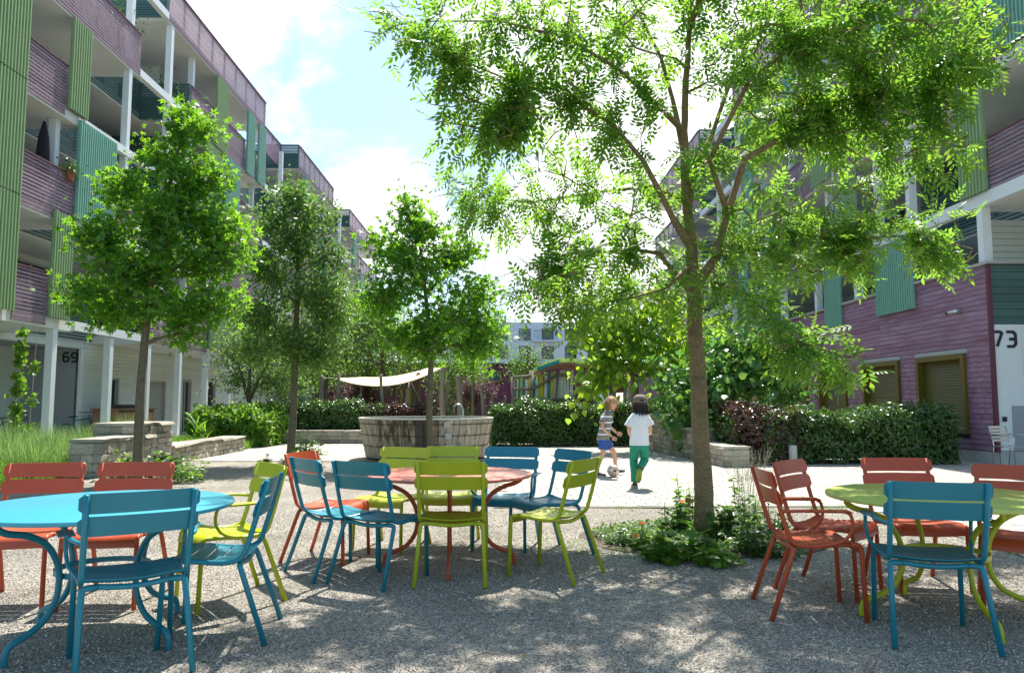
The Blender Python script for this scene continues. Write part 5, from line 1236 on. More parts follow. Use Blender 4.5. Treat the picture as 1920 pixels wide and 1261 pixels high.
# ================================================================== grasses and plants
BL_T = ([(-.5, 0, 0), (.5, 0, 0), (.42, .35, .03), (-.42, .35, .03), (.3, .7, .12), (-.3, .7, .12), (.04, 1, .3), (-.04, 1, .3)], [(0, 1, 2, 3), (3, 2, 4, 5), (5, 4, 6, 7)])
def blades(name, P, hgt, w, mat, off=(0, 0, 0), lean=.35, parent=None, spread_dir=None):
    n = len(P); d = rnd(n, lean); d[:, 2] = 1
    if spread_dir is not None: d[:, :2] += spread_dir
    nn = rnd(n, 1.); nn[:, 2] = .1
    h_ = rng.uniform(.55, 1.15, n)*hgt; sc = np.stack([np.full(n, w), h_, h_], -1)
    me = scatter_mesh(name, BL_T[0], BL_T[1], P, frames(d, nn), sc[:, None, :], off); return link(name, me, mat, parent)
n = 26000; P = np.stack([rng.uniform(-11.2, -7.6, n), 11.5+rng.random(n)*9.5, np.zeros(n)], -1)
k = (P[:, 0] < -7.7+.25*np.sin(P[:, 1]*3)); P = P[k]
g = blades('tall_grass', P, .42, .012, GRASS, lean=.45); g['kind'] = 'stuff'
P = np.stack([rng.uniform(-11.3, -7.2, 9000), 20.8+rng.random(9000)*4, np.zeros(9000)], -1); g = blades('tall_grass', P, .3, .014, GRASS); g['kind'] = 'stuff'
def clump(label, x, y, h, r, n, mat=GRASSP, cat='grass'):
    T = thing('grass_clump', label, cat, (x, y, 0), 'feathery grass clumps on the left'); a = rng.uniform(0, 2*math.pi, n); q = np.sqrt(rng.random(n))*r*.35
    P = np.stack([x+q*np.cos(a), y+q*np.sin(a), np.zeros(n)], -1); sdv = np.stack([np.cos(a), np.sin(a)], -1)*(rng.random((n, 1)))*r/h
    blades('grass_blades', P, h, .009, mat, T.location, lean=.15, parent=T, spread_dir=sdv)
for lab, px, Y, h, r in (('big feathery blue green grass clump at the far left edge', 8, 14.2, .95, .6), ('feathery grass clump between the vines and the stone wall', 110, 14.8, .75, .5), ('tall fine grass clump in front of the second white column', 165, 17.5, .8, .5),
                         ('fine grass clump right of the second white column', 235, 18., 1.0, .5), ('low pale grass clump at the left edge in front', 55, 13.2, .7, .5), ('small grass clump beside the end of the stone wall', 140, 13.6, .55, .35), ('grass clump at the foot of the vines', 80, 16.8, .8, .5)):
    clump(lab, at(px, 800, Y).x, Y, h, r, 900)
# hop vines on two wires
for px, zt_, dens_, lab in ((30, 3.0, 1.0, 'denser climbing vine on the left wire in front of the entrance niche'), (58, 2.6, .35, 'sparser climbing vine on the right wire in front of the entrance niche')):
    p = at(px, 720, 17.2); T = thing('climbing_vine', lab, 'vine', (p.x, 17.2, 0), 'vines climbing wires'); part('wire', MB().tube([(p.x, 17.2, 0), (p.x+.08, 17.2, L[1]-.26)], .006, 5), STEEL, T)
    m = int(900*dens_); z = rng.random(m)**1.15*zt_; gap = (np.sin(z*9+px) > (-.8 if dens_ > .5 else .2)); z = z[gap]; m = len(z)
    P = np.stack([p.x+.08*z/3.2+rng.normal(0, .06*(1.2-z/zt_*.8), m), 17.2+rng.normal(0, .06, m), z], -1); dd = rnd(m, .8); dd[:, 2] -= .3; nn = rnd(m, .7); nn[:, 1] -= .5; nn[:, 2] += .5
    link('vine_leaves', scatter_mesh('vine_leaves', HEART[0], HEART[1], P, frames(dd, nn), rng.uniform(.07, .13, m), T.location), LEAF_LAUREL, T)
def leafy(label, x, y, r, h, stems, per, leaf, size, mat, group=None, name='leafy_plant', flowers=0, cat='plant', tall=1.):
    T = thing(name, label, cat, (x, y, 0), group); P = []; D = []; st = MB()
    for i in range(stems):
        a = random.uniform(0, 6.283); q = r*math.sqrt(random.random()); hh = h*random.uniform(.4, 1)*(1-.45*(q/r)**2)
        b0 = Vector((x+q*.6*math.cos(a), y+q*.6*math.sin(a), 0)); b1 = Vector((x+q*math.cos(a), y+q*math.sin(a), hh)); st.tube([b0, b0.lerp(b1, .5)+Vector((random.uniform(-.02, .02), 0, .02)), b1], [.004, .0035, .002], 4)
        for j in range(per):
            t = random.uniform(.15, 1); c = b0.lerp(b1, t); th_ = random.uniform(0, 6.283); P.append((c.x, c.y, c.z)); D.append((math.cos(th_), math.sin(th_), random.uniform(-.3, .5)))
        if i < flowers:
            fm = MB(); 
            for kk in range(5):
                aa = kk*1.257; fm.add([(b1.x, b1.y, b1.z), (b1.x+.028*math.cos(aa-.6), b1.y+.028*math.sin(aa-.6), b1.z+.02), (b1.x+.036*math.cos(aa), b1.y+.036*math.sin(aa), b1.z+.03), (b1.x+.028*math.cos(aa+.6), b1.y+.028*math.sin(aa+.6), b1.z+.02)], [(0, 1, 2, 3)])
            part('flower', fm, POPPY, T)
    part('stems', st, STEMG, T)
    n = len(P); nn = rnd(n, .35); nn[:, 2] += 1
    link('leaves', scatter_mesh('leaves', leaf[0], leaf[1], np.array(P), frames(np.array(D), nn), rng.uniform(.6, 1.3, n)*size, T.location), mat, T); return T
POPPY = leafmat('orange_poppy_petal', (.65, .12, .03), (.8, .2, .05), .4); STEMG = M('green_stem', (.12, .2, .06), .7, .2, 9)
LOBED = merge([xf(OVAL, 0, (0, 0, 0)), xf(tri_leaf(.55, .6), R(55), (0, .25, 0)), xf(tri_leaf(.55, .6), -R(55), (0, .25, 0)), xf(tri_leaf(.4, .6), R(50), (0, .55, 0)), xf(tri_leaf(.4, .6), -R(50), (0, .55, 0))])
def gp(px, py): v = ground(px, py); return v.x, v.y
gpn = 'green plants round the foot of the large tree'
# low ground cover in the patch
n = 9000; c = gp(1315, 1015); a = rng.uniform(0, 6.283, n); q = np.sqrt(rng.random(n)); P = np.stack([c[0]+.05+q*1.05*np.cos(a), c[1]+.18+q*.80*np.sin(a), np.zeros(n)], -1)
k = P[:, 1] < 9.4; P = P[k]
dd = rnd(len(P), 1); dd[:, 2] = np.abs(dd[:, 2])*.5; nn = rnd(len(P), .4); nn[:, 2] += 1; P[:, 2] += rng.random(len(P))*.07
gc = link('ground_cover', scatter_mesh('ground_cover', OVAL[0], OVAL[1], P, frames(dd, nn), rng.uniform(.02, .055, len(P))), LEAF_BG); gc['kind'] = 'stuff'
mo = MB(); 
rg_ = [[(c[0]+.05+rr_*1.2*math.cos(t), c[1]+.18+rr_*.95*math.sin(t), .004+.045*(1-rr_)**.7+.004*math.sin(t*7)) for t in [2*math.pi*k/36 for k in range(36)]] for rr_ in (1.0, .8, .5, .2, .02)]
mo.loft(list(rg_), cap=False); struct('soil_bed', mo, SOIL, True)
for i, (px, py, r, h, st_, per, lf, sz, mt, fl, lab) in enumerate((
        (1240, 1052, .17, .30, 12, 7, LOBED, .13, LEAF_LAUREL, 1, 'lobed leaf poppy plant at the front left of the tree patch'),
        (1215, 1030, .15, .30, 10, 7, OVAL, .10, LEAF_LAUREL, 2, 'leafy poppy plant with orange blooms at the left of the tree patch'),
        (1165, 1022, .16, .16, 12, 6, OVAL, .08, LEAF_HEDGE, 0, 'low spreading plant at the far left tip of the tree patch'),
        (1265, 1000, .20, .42, 16, 8, OVAL, .11, LEAF_BG, 1, 'dense green plant directly left of the large trunk'),
        (1285, 980, .16, .62, 8, 8, HEART, .10, LEAF_LAUREL, 0, 'tall upright leafy plant rising left of the large trunk'),
        (1300, 1048, .16, .30, 10, 7, LOBED, .15, LEAF_LAUREL, 0, 'lobed leaf plant in front of the large trunk'),
        (1345, 1060, .20, .22, 12, 7, OVAL, .12, LEAF_LAUREL, 0, 'low broad leaf plant right in front of the trunk'),
        (1370, 1015, .22, .42, 16, 8, LOBED, .14, LEAF_BG, 0, 'bushy lobed plant directly right of the large trunk'),
        (1415, 1040, .22, .38, 16, 9, OVAL, .10, LEAF_HEDGE, 0, 'dark bushy plant at the right front of the tree patch'),
        (1400, 985, .22, .60, 14, 9, OVAL, .09, LEAF_DARK, 0, 'grey green upright plant between the trunk and the red armchair'),
        (1450, 1010, .20, .45, 14, 9, OVAL, .09, LEAF_HEDGE, 0, 'dark plant behind the back legs of the red armchair'),
        (1480, 1045, .16, .14, 9, 6, OVAL, .08, LEAF_HEDGE, 0, 'low creeping plant under the red armchair'))):
    x, y = gp(px, py); leafy(lab, x, y, r*1.05, h*1.05, int(st_*1.7), per+1, lf, sz*.82, mt, gpn, flowers=fl)
# airy dry flower haze plant right of the trunk
x, y = gp(1405, 965); T = thing('airy_seed_plant', 'airy bush of thin pale seed stems right of the large trunk', 'plant', (x, y, 0)); mb = MB(); P = []
for i in range(60):
    a = random.uniform(0, 6.28); q = random.uniform(.02, .36); h_ = random.uniform(.45, .82); b1 = Vector((x+q*math.cos(a), y+q*math.sin(a)*.7, h_)); b0 = Vector((x+q*.25*math.cos(a), y+q*.2*math.sin(a), 0)); mid = b0.lerp(b1, .6)+Vector((random.uniform(-.03, .03), 0, .03)); mb.tube([b0, mid, b1], .0015, 3)
    for j in range(4): e_ = b1+Vector((random.uniform(-.07, .07), random.uniform(-.05, .05), random.uniform(-.08, .06))); mb.tube([mid.lerp(b1, .5), e_], .001, 3); P.append(tuple(e_))
part('stems', mb, M('pale_dry_stem', (.40, .38, .28), .8, .1, 9), T); P = np.array(P); link('seed_heads', scatter_mesh('seed_heads', OVAL[0], OVAL[1], P, frames(rnd(len(P)), rnd(len(P))), rng.uniform(.008, .018, len(P)), T.location), GRASSP, T)
for px, py, r, h, s_, per, sz, lf, mt, lab in ((238, 897, .32, .60, 24, 10, .11, HEART, LEAF_LAUREL, 'leafy plant at the foot of the first slim tree, left of its trunk'), (300, 897, .34, .58, 26, 10, .11, HEART, LEAF_BG, 'bushy plant right of the first slim trunk'), (352, 903, .34, .60, 28, 10, .10, OVAL, LEAF_LAUREL, 'rounded leafy plant at the right of the bed of the first slim tree'),
                                          (215, 915, .32, .42, 24, 9, .10, OVAL, LEAF_HEDGE, 'dark low plant in front of the stone wall block'), (510, 882, .28, .36, 22, 9, .10, LOBED, LEAF_LAUREL, 'pale lobed plant left of the dark slim trunk'), (535, 888, .36, .26, 24, 9, .08, OVAL, LEAF_HEDGE, 'low mat plant round the dark slim trunk'),
                                          (572, 872, .28, 1.0, 26, 12, .11, OVAL, LEAF_LAUREL, 'tall leafy plant directly right of the dark slim trunk'), (590, 874, .24, .6, 14, 9, .10, OVAL, LEAF_BG, 'half high leafy plant beside the tall one by the dark slim trunk'),
                                          (760, 880, .2, .36, 14, 9, .12, HEART, LEAF_LAUREL, 'small bright leafy plant before the fountain, left of the slim trunk'), (792, 880, .22, .52, 14, 8, .10, LOBED, LEAF_LAUREL, 'small bright plant at the foot of the fountain tree'),
                                          (95, 862, .3, .5, 16, 9, .11, OVAL, LEAF_LAUREL, 'green leafy plant at the left end of the stone wall block')):
    x, y = gp(px, py); leafy(lab, x, y, r, h, s_, per, lf, sz, mt, 'leafy plants at the tree feet')
# maize like plants by the bright hedge, garden plants behind the fountain
for i, (px, Y, h, lab) in enumerate(((368, 21.8, 1.1, 'maize like plant at the left front of the bright hedge'), (385, 21.9, .9, 'second maize like plant before the bright hedge'))):
    c = at(px, 780, Y); T = thing('maize_plant', lab, 'plant', (c.x, Y, 0)); n = 26; a = rng.uniform(0, 6.28, n); P = np.stack([np.full(n, c.x), np.full(n, Y), rng.random(n)*h*.7], -1)
    dd = np.stack([np.cos(a)*.6, np.sin(a)*.6, np.full(n, .8)], -1); nn = rnd(n, .3); nn[:, 2] += 1; link('leaves', scatter_mesh('leaves', BL_T[0], BL_T[1], P, frames(dd, nn), np.stack([np.full(n, .05), np.full(n, .5), np.full(n, -.5)], -1)[:, None, :], T.location), LEAF_LAUREL, T)
    part('stalk', MB().tube([(c.x, Y, 0), (c.x, Y, h*.8)], .012, 6), STEMG, T)
for px, Y, r, h, mt, lab in ((845, 25.5, .5, 1.5, LEAF_LAUREL, 'bright garden shrub behind the fountain beside the tallest log'), (880, 26, .5, 1.35, LEAF_BG, 'pale shrub behind the fountain spout'), (925, 27, .6, 1.2, LEAF_BG, 'loose shrub before the purple pavilion wall'), (950, 27.5, .5, 1.5, LEAF_BG, 'tall shrub left of the coloured playhouse boards'),
                             (820, 26.5, .6, 1.3, LEAF_BG, 'dull green shrub behind the left fountain rim'), (1100, 24.9, .6, 1.5, LEAF_LAUREL, 'yellow green shrub under the playhouse'), (1235, 23, .8, 1.35, LEAF_HEDGE, 'dark shrub behind the boy in the cap'), (1480, 19.2, .7, 1.6, GRASSP, 'pale feathery shrub between the fig tree and the window')):
    c = at(px, 760, Y); leafy(lab, c.x, Y, r, h, 60, 16, OVAL, .11, mt, 'shrubs round the playground', name='garden_shrub', cat='shrub')
# grass on the playhouse roof
n = 9000; a, b = P2(1008, 695), P2(1180, 696); xs = rng.uniform(a.x, b.x, n)
zs = np.interp(xs, [p.x for p in rp], [p.z for p in rp]); P = np.stack([xs, rng.uniform(YH-.45, YH+2.5, n), zs], -1)
g = blades('roof_grass', P, .20, .012, GRASSP, hut.location, parent=hut); g['kind'] = 'stuff'
# flower pot on the left balcony
c = onX(132, 300, -11.35); T = thing('potted_plant', 'potted plant hanging on the second floor railing of the left block', 'plant', (c.x, c.y, 7.1)); part('pot', MB().lathe([(.001, 0), (.09, 0), (.13, .24), (.11, .24), (.001, .22)], 14, (c.x, c.y, 7.1)), M('terracotta', (.3, .1, .05), .8, .1, 6), T)
n = 220; P = np.array([c.x, c.y, 7.4])+rnd(n, .12); link('leaves', scatter_mesh('leaves', OVAL[0], OVAL[1], P, frames(rnd(n), rnd(n)), rng.uniform(.05, .1, n), T.location), LEAF_HEDGE, T)
for (yy, zz_, sp, lab) in ((22.6, 13.3, .35, 'trailing balcony plant at the end of the upper purple rail'), (26.2, 12.4, .5, 'bushy plant in the upper loggia of the left block'), (23.2, 6.9, .35, 'balcony plant at the second floor of the left block beside the mint screen')):
    T = thing('balcony_plant', lab, 'plant', (-11.9, yy, zz_), 'balcony plants'); n = 420; P = np.array([-11.9, yy, zz_])+rnd(n, 1)*np.array([.2, sp, .22]); link('leaves', scatter_mesh('leaves', OVAL[0], OVAL[1], P, frames(rnd(n), rnd(n)), rng.uniform(.06, .12, n), T.location), LEAF_HEDGE, T)

# ================================================================== people and ball
SKIN = M('warm_skin', (.60, .33, .22), .5, .06, 6); HAIRB = M('sandy_blond_hair', (.33, .19, .08), .6, .35, 30, bump=.5, stretch=(1, 1, .3)); HAIRD = M('dark_hair', (.02, .013, .01), .5, .3, 30, bump=.4)
def skin(name, chains, mat, parent, sub=2):
    vs = []; es = []; rs = []; roots = set()
    for ch in chains:
        prev = ch[0] if isinstance(ch[0], int) else None
        if prev is None: roots.add(len(vs))
        pts = ch[1:] if prev is not None else ch
        for (p, r) in pts:
            vs.append(p); rs.append(r); i = len(vs)-1
            if prev is not None: es.append((prev, i))
            prev = i
    me = bpy.data.meshes.new(name); me.from_pydata(vs, es, []); o = bpy.data.objects.new(name, me); COL.objects.link(o)
    md = o.modifiers.new('s', 'SKIN'); md.use_smooth_shade = True
    for i, d in enumerate(me.skin_vertices[0].data): d.radius = (rs[i], rs[i]) if not isinstance(rs[i], tuple) else rs[i]; d.use_root = (i in roots)
    sb = o.modifiers.new('u', 'SUBSURF'); sb.levels = sub; sb.render_levels = sub
    dg = bpy.context.evaluated_depsgraph_get(); me2 = bpy.data.meshes.new_from_object(o.evaluated_get(dg)); bpy.data.objects.remove(o)
    me2.name = name; me2.polygons.foreach_set('use_smooth', [True]*len(me2.polygons)); me2.materials.clear(); return link(name, me2, mat, parent)
def ell(c, rx, ry, n=20, tilt=0, ax=0):
    return [(c[0]+rx*math.cos(a)*math.cos(ax)-ry*math.sin(a)*math.sin(ax), c[1]+rx*math.cos(a)*math.sin(ax)+ry*math.sin(a)*math.cos(ax), c[2]+tilt*math.cos(a)) for a in [2*math.pi*k/n for k in range(n)]]
def cloth(name, rings, mat, parent, wr=.004, cap=False):
    rings = [[(x+random.uniform(-wr, wr), y+random.uniform(-wr, wr), z) for x, y, z in r] for r in rings]
    # open shell with inner return for thickness
    inner = [[(x*.0+cx+(x-cx)*.94, cy+(y-cy)*.94, z+.004) for x, y, z in r] for r in rings for cx, cy in [(sum(p[0] for p in r)/len(r), sum(p[1] for p in r)/len(r))]]
    mb = MB().loft(rings+inner[::-1], cap=False)
    if cap: b0 = len(mb.v); mb.v += rings[-1]; mb.f.append(tuple(b0+k for k in range(len(rings[-1]))))
    o = link(name, mb.mesh(name, smooth=True), mat, parent); return o
def along(a, b, r0, r1, n=5, sec=14, sq=1.):
    """circular rings along a segment"""
    a = Vector(a); b = Vector(b); t = (b-a).normalized(); u = t.cross(Vector((0, 1, 0))) if abs(t.y) < .8 else t.cross(Vector((0, 0, 1))); u.normalize(); v = t.cross(u)
    return [[tuple(a.lerp(b, i/n)+(u*math.cos(k*2*math.pi/sec)+v*math.sin(k*2*math.pi/sec)*sq)*(r0+(r1-r0)*i/n)) for k in range(sec)] for i in range(n+1)]
def hand(w, d, side, r=.0075):
    """finger chains from wrist w in direction d; palm included"""
    w = Vector(w); d = Vector(d).normalized(); s_ = d.cross(Vector((0, 1, 0))).normalized(); n_ = d.cross(s_); ch = []
    for i, l in enumerate((.056, .064, .06, .046)):
        o = s_*(i-1.5)*.0165; a = w+d*.055+o; ch.append([(tuple(w+d*.02+o*.6), .012), (tuple(a), .010), (tuple(a+d*l*.45+n_*.008), r), (tuple(a+d*l*.75+n_*.024), r*.95), (tuple(a+d*l*.7+n_*.042), r*.8)])
    ch.append([(tuple(w+d*.018-s_*.016), .011), (tuple(w+d*.04-s_*.036+n_*.012), .009), (tuple(w+d*.066-s_*.038+n_*.026), .008)])
    return ch
def head(parent, c, yaw, mat_h, R_=.098, pitch=0.):
    """head with face features, hair added by caller; faces local +x rotated by yaw"""
    e = bpy.data.objects.new('head', None)
    mb = MB(); n = 20; rings = []
    for i in range(13):
        t = i/12; z = -1+2*t; r = math.sqrt(max(0, 1-z*z)); jaw = (1-.30*max(0, -z)**1.3); fwd = .10*max(0, -z)
        rings.append([((r*math.cos(a)*jaw*.98+fwd*(r > .05))*R_, r*math.sin(a)*.80*jaw*R_, z*R_*1.22) for a in [2*math.pi*k/n for k in range(n)]])
    mb.loft(rings); off = Vector(c)
    o = link('head', mb.mesh('head', smooth=True), SKIN, parent, loc=c, rot=(0, -pitch, yaw))
    def f(nm, m, mt): return link(nm, m.mesh(nm, smooth=True), mt, o)
    f('nose', MB().loft([[(R_*.93, -.006, .012), (R_*.93, .006, .012), (R_*.97, .003, .02), (R_*.97, -.003, .02)], [(R_*.90, -.012, -.022), (R_*.90, .012, -.022), (R_*1.10, .006, -.014), (R_*1.10, -.006, -.014)]]), SKIN)
    f('mouth', MB().box((R_*.90, 0, -.055), (.010, .036, .008)), M('lip_red', (.42, .12, .10), .5, .05, 5))
    for sy in (-1, 1):
        f('eye', MB().lathe([(.001, .006), (.008, 0), (.001, -.006)], 8, (R_*.88, sy*.033, .012)), BLACK); f('eyebrow', MB().box((R_*.90, sy*.034, .034), (.008, .03, .006)), mat_h)
        f('ear', MB().lathe([(.001, .024), (.012, .012), (.014, -.004), (.008, -.022), (.001, -.026)], 8, (0, sy*R_*.82, -.005)), SKIN)
    return o
# striped shirt material: stripes follow height on the cloth
def striped():
    m = M('striped_jersey', (.8, .8, .8), .8, .05, 8); t = m.node_tree; N = t.nodes; Lk = t.links; tc = N.new('ShaderNodeTexCoord'); sp = N.new('ShaderNodeSeparateXYZ'); Lk.new(tc.outputs['Object'], sp.inputs[0])
    ml = N.new('ShaderNodeMath'); ml.operation = 'MULTIPLY'; ml.inputs[1].default_value = 1/.105; Lk.new(sp.outputs['Z'], ml.inputs[0]); fr = N.new('ShaderNodeMath'); fr.operation = 'FRACT'; Lk.new(ml.outputs[0], fr.inputs[0])
    cr = N.new('ShaderNodeValToRGB'); cr.color_ramp.interpolation = 'CONSTANT'; e = cr.color_ramp.elements; e[0].color = (.75, .76, .78, 1); e[1].position = .30; e[1].color = (.10, .11, .13, 1)
    for p_, c_ in ((.48, (.55, .50, .10, 1)), (.54, (.12, .13, .15, 1)), (.74, (.42, .43, .45, 1)), (.82, (.13, .14, .16, 1))): x = e.new(p_); x.color = c_
    Lk.new(fr.outputs[0], cr.inputs[0]); Lk.new(cr.outputs[0], N['Principled BSDF'].inputs['Base Color']); return m
SHOE = M('dark_navy_shoe', (.025, .03, .05), .6, .1, 8); SOLE = M('grey_sole', (.35, .35, .34), .7, .1, 8); SOCK = M('grey_sock', (.35, .36, .34), .9, .1, 9)
def shoe(parent, ank, toe, mat=SHOE, solem=SOLE, w=.042):
    a = Vector(ank); t = Vector(toe); d = (t-a); d.normalize(); up = Vector((0, 0, 1)) if abs(d.z) < .7 else Vector((0, -1, 0)); s_ = d.cross(up).normalized(); up = s_.cross(d)
    L_ = (t-a).length+.055; o0 = a-d*.055; rg = []
    for u, ww, hh in ((0, .6, .5), (.05, .9, 1), (.3, .95, 1.15), (.55, 1.0, .75), (.8, 1.0, .55), (.95, .7, .4), (1, .35, .25)):
        c = o0+d*L_*u; rg.append([tuple(c+s_*(w*ww*math.cos(k*math.pi/5))+up*(.062*hh*max(0, math.sin(k*math.pi/5)) if k <= 5 else -.0)) for k in range(6)]+[tuple(c-s_*w*ww*1.0), tuple(c+s_*w*ww*1.0)][:0])
    o = link('shoe', MB().loft(rg).mesh('shoe', smooth=True), mat, parent)
    rs = [[tuple(Vector(p)*1+up*(-.018*j)) for p in (o0+d*L_*u+s_*w*1.06*ww, o0+d*L_*u-s_*w*1.06*ww)] for u, ww in ((0, .6), (.1, .95), (.5, 1), (.8, 1), (1, .4)) for j in (0,)]
    link('sole', MB().sheet([[Vector(r_[0]), Vector(r_[1])] for r_ in rs], .02, nrm=-up).mesh('sole'), solem, o); return o
# boy in striped shirt
x, y = gp(1133, 892); K1 = thing('person', 'blond boy in striped shirt and blue shorts running at a football', 'person', (x, y, 0))
pel = (.0, 0, .66)
ch = [[(pel, .085), ((.03, 0, .78), .085), ((.05, 0, .93), .082), ((.06, 0, 1.04), .078), ((.085, 0, 1.14), .04), ((.10, 0, 1.20), .04)],
      [3, ((.0, -.112, 1.06), .037), ((-.035, -.17, .98), .036), ((-.05, -.20, .87), .029), ((.03, -.215, .79), .026), ((.10, -.21, .73), .019), ((.125, -.21, .705), .022)],
      [3, ((.11, .112, 1.06), .037), ((.13, .15, .98), .036), ((.13, .17, .88), .029), ((.19, .16, .82), .025), ((.24, .15, .775), .019), ((.265, .15, .755), .022)],
      [0, ((-.02, -.075, .60), .075), ((-.02, -.08, .50), .062), ((-.03, -.08, .41), .047), ((-.075, -.08, .32), .046), ((-.125, -.08, .15), .028), ((-.14, -.08, .07), .028)],
      [0, ((.05, .075, .60), .075), ((.13, .10, .50), .06), ((.20, .12, .41), .046), ((.215, .15, .31), .044), ((.235, .20, .16), .028), ((.25, .22, .11), .027)]]
body = skin('body', ch+hand((.115, -.21, .715), (.75, .1, -.6), 1)+hand((.255, .15, .765), (.9, .0, -.35), 1), SKIN, K1)
head(K1, (.158, -.012, 1.295), R(-52), HAIRB, pitch=R(-12))
hr = MB(); n = 22; rings = []
for i in range(14):
    t = i/13; z = 1.0-1.95*t; r = math.sqrt(max(0, 1-min(1, abs(z))**2)) if z > 0 else 1.0-.10*(-z)
    ring = []
    for k in range(n):
        a = 2*math.pi*k/n; fc = max(0, math.cos(a)); cut = 1.0 if z > .28 else 1-.55*(fc > .35)*fc
        ring.append((r*math.cos(a)*.112*cut-.010, r*math.sin(a)*.100*(1.03 if z < 0 else 1), z*.118+.012+random.uniform(-.003, .003)))
    rings.append(ring)
ho = link('hair', hr.loft(rings).mesh('hair', smooth=True), HAIRB, K1, loc=(.150, -.002, 1.308), rot=(0, R(12), R(-52)))
def strands(parent, c, rad, n, mat, face, zlo=-.9, ln=.075, zhi=1.):
    th_ = rng.uniform(0, 6.283, n); z = rng.uniform(zlo, zhi, n); rr_ = np.where(z > 0, np.sqrt(1-z*z), 1.)
    keep = ~((np.cos(th_-face) > .45) & (z < .35)); th_ = th_[keep]; z = z[keep]; rr_ = rr_[keep]; n = len(z)
    out_ = np.stack([np.cos(th_)*rr_, np.sin(th_)*rr_, np.clip(z, 0, 1)], -1); P_ = np.array(c)+np.stack([np.cos(th_)*rr_*rad[0], np.sin(th_)*rr_*rad[1], z*rad[2]], -1)
    d_ = np.stack([np.cos(th_)*(.25+.5*(z > .3)), np.sin(th_)*(.25+.5*(z > .3)), np.full(n, -.9)], -1)+rnd(n, .16)
    v, f = tri_leaf(1., .16); link('hair_strands', scatter_mesh('hair_strands', v, f, P_, frames(d_, out_+rnd(n, .2)), rng.uniform(.6, 1.2, n)*ln), mat, parent)
strands(K1, (.150, -.002, 1.312), (.113, .103, .120), 900, HAIRB, R(-52), -.75, .07)
STR = striped()
sh_ = [ell((-.015, 0, .655), .115, .150), ell((.0, 0, .74), .112, .147), ell((.025, 0, .86), .105, .140), ell((.045, 0, .98), .108, .142), ell((.055, 0, 1.06), .105, .150), ell((.06, 0, 1.10), .09, .145), ell((.068, 0, 1.128), .075, .11), ell((.075, 0, 1.150), .06, .07), ell((.08, 0, 1.165), .05, .052)]
cloth('shirt', sh_, STR, K1)
cloth('sleeve', along((.02, -.09, 1.095), (-.005, -.125, 1.075), .02, .050, 3)+along((-.01, -.13, 1.06), (-.05, -.178, .955), .054, .062, 3), STR, K1); cloth('sleeve', along((.11, .105, 1.09), (.14, .155, .965), .056, .062), STR, K1)
SHB = M('blue_shorts_cloth', (.03, .09, .33), .8, .1, 8)
cloth('shorts', [ell((-.01, 0, .71), .108, .132), ell((-.01, 0, .66), .115, .142), ell((.0, 0, .60), .118, .148), ell((.01, 0, .575), .115, .145), ell((.01, 0, .555), .08, .10)], SHB, K1, cap=True)
cloth('shorts_leg', along((-.015, -.075, .63), (-.03, -.085, .475), .088, .088), SHB, K1); cloth('shorts_leg', along((.02, .075, .63), (.125, .10, .505), .088, .086), SHB, K1)
cloth('sock', along((-.125, -.08, .15), (-.14, -.08, .06), .033, .033), SOCK, K1); cloth('sock', along((.234, .20, .18), (.25, .22, .10), .034, .033), SOCK, K1)
shoe(K1, (-.14, -.08, .028), (.02, -.10, .02)); shoe(K1, (.25, .22, .05), (.41, .22, .07))
# boy in white shirt seen from behind
x, y = gp(1200, 914); K2 = thing('person', 'boy seen from behind in grey cap, white shirt and green trousers walking away', 'person', (x, y, 0))
ch = [[((-.005, 0, .70), .085), ((0, 0, .82), .085), ((.005, 0, .96), .085), ((.01, 0, 1.06), .08), ((.015, .01, 1.16), .042), ((.02, .015, 1.23), .04)],
      [3, ((-.118, 0, 1.082), .038), ((-.163, -.01, .99), .036), ((-.165, -.02, .90), .030), ((-.145, .06, .83), .026), ((-.11, .13, .80), .020), ((-.10, .15, .79), .022)],
      [3, ((.135, 0, 1.082), .038), ((.163, -.02, .99), .036), ((.17, -.04, .93), .030), ((.17, .02, .86), .026), ((.165, .08, .82), .020), ((.165, .10, .81), .022)],
      [0, ((-.075, 0, .64), .075), ((-.08, .02, .54), .062), ((-.085, .05, .44), .05), ((-.085, .04, .33), .045), ((-.075, .02, .15), .034), ((-.07, .01, .07), .03)],
      [0, ((.07, 0, .64), .075), ((.085, .02, .54), .062), ((.085, .04, .44), .05), ((.03, -.08, .36), .045), ((-.03, -.19, .30), .034), ((-.045, -.22, .28), .03)]]
skin('body', ch+hand((-.10, .15, .79), (.4, .8, -.3), 1)+hand((.165, .10, .81), (.2, .6, .4), 1), SKIN, K2)
head(K2, (.03, .02, 1.315), R(95), HAIRD)
rings = []
for i in range(12):
    t = i/11; z = .8-2.15*t; r = math.sqrt(max(0, 1-min(1, abs(z))**2)) if z > 0 else 1-.12*(-z)
    rings.append([(math.cos(a)*r*.104, (math.sin(a)*r*.108 if math.sin(a) < .3 else .02), z*.118) for a in [2*math.pi*k/n for k in range(n)]])
link('hair', MB().loft(rings).mesh('hair', smooth=True), HAIRD, K2, loc=(.03, .01, 1.315))
strands(K2, (.03, .01, 1.315), (.104, .106, .118), 700, HAIRD, R(95), -1.25, .07, -.12)
CAP = M('grey_brown_cap', (.17, .13, .11), .85, .1, 8)
cp = link('cap', MB().loft([[(math.cos(a)*r*.112, math.sin(a)*r*.118, z) for a in [2*math.pi*k/20 for k in range(20)]] for r, z in ((1.0, .015), (1.02, .04), (.97, .075), (.80, .105), (.5, .125), (.05, .13))]).mesh('cap', smooth=True), CAP, K2, loc=(.03, .02, 1.315), rot=(R(6), 0, 0))
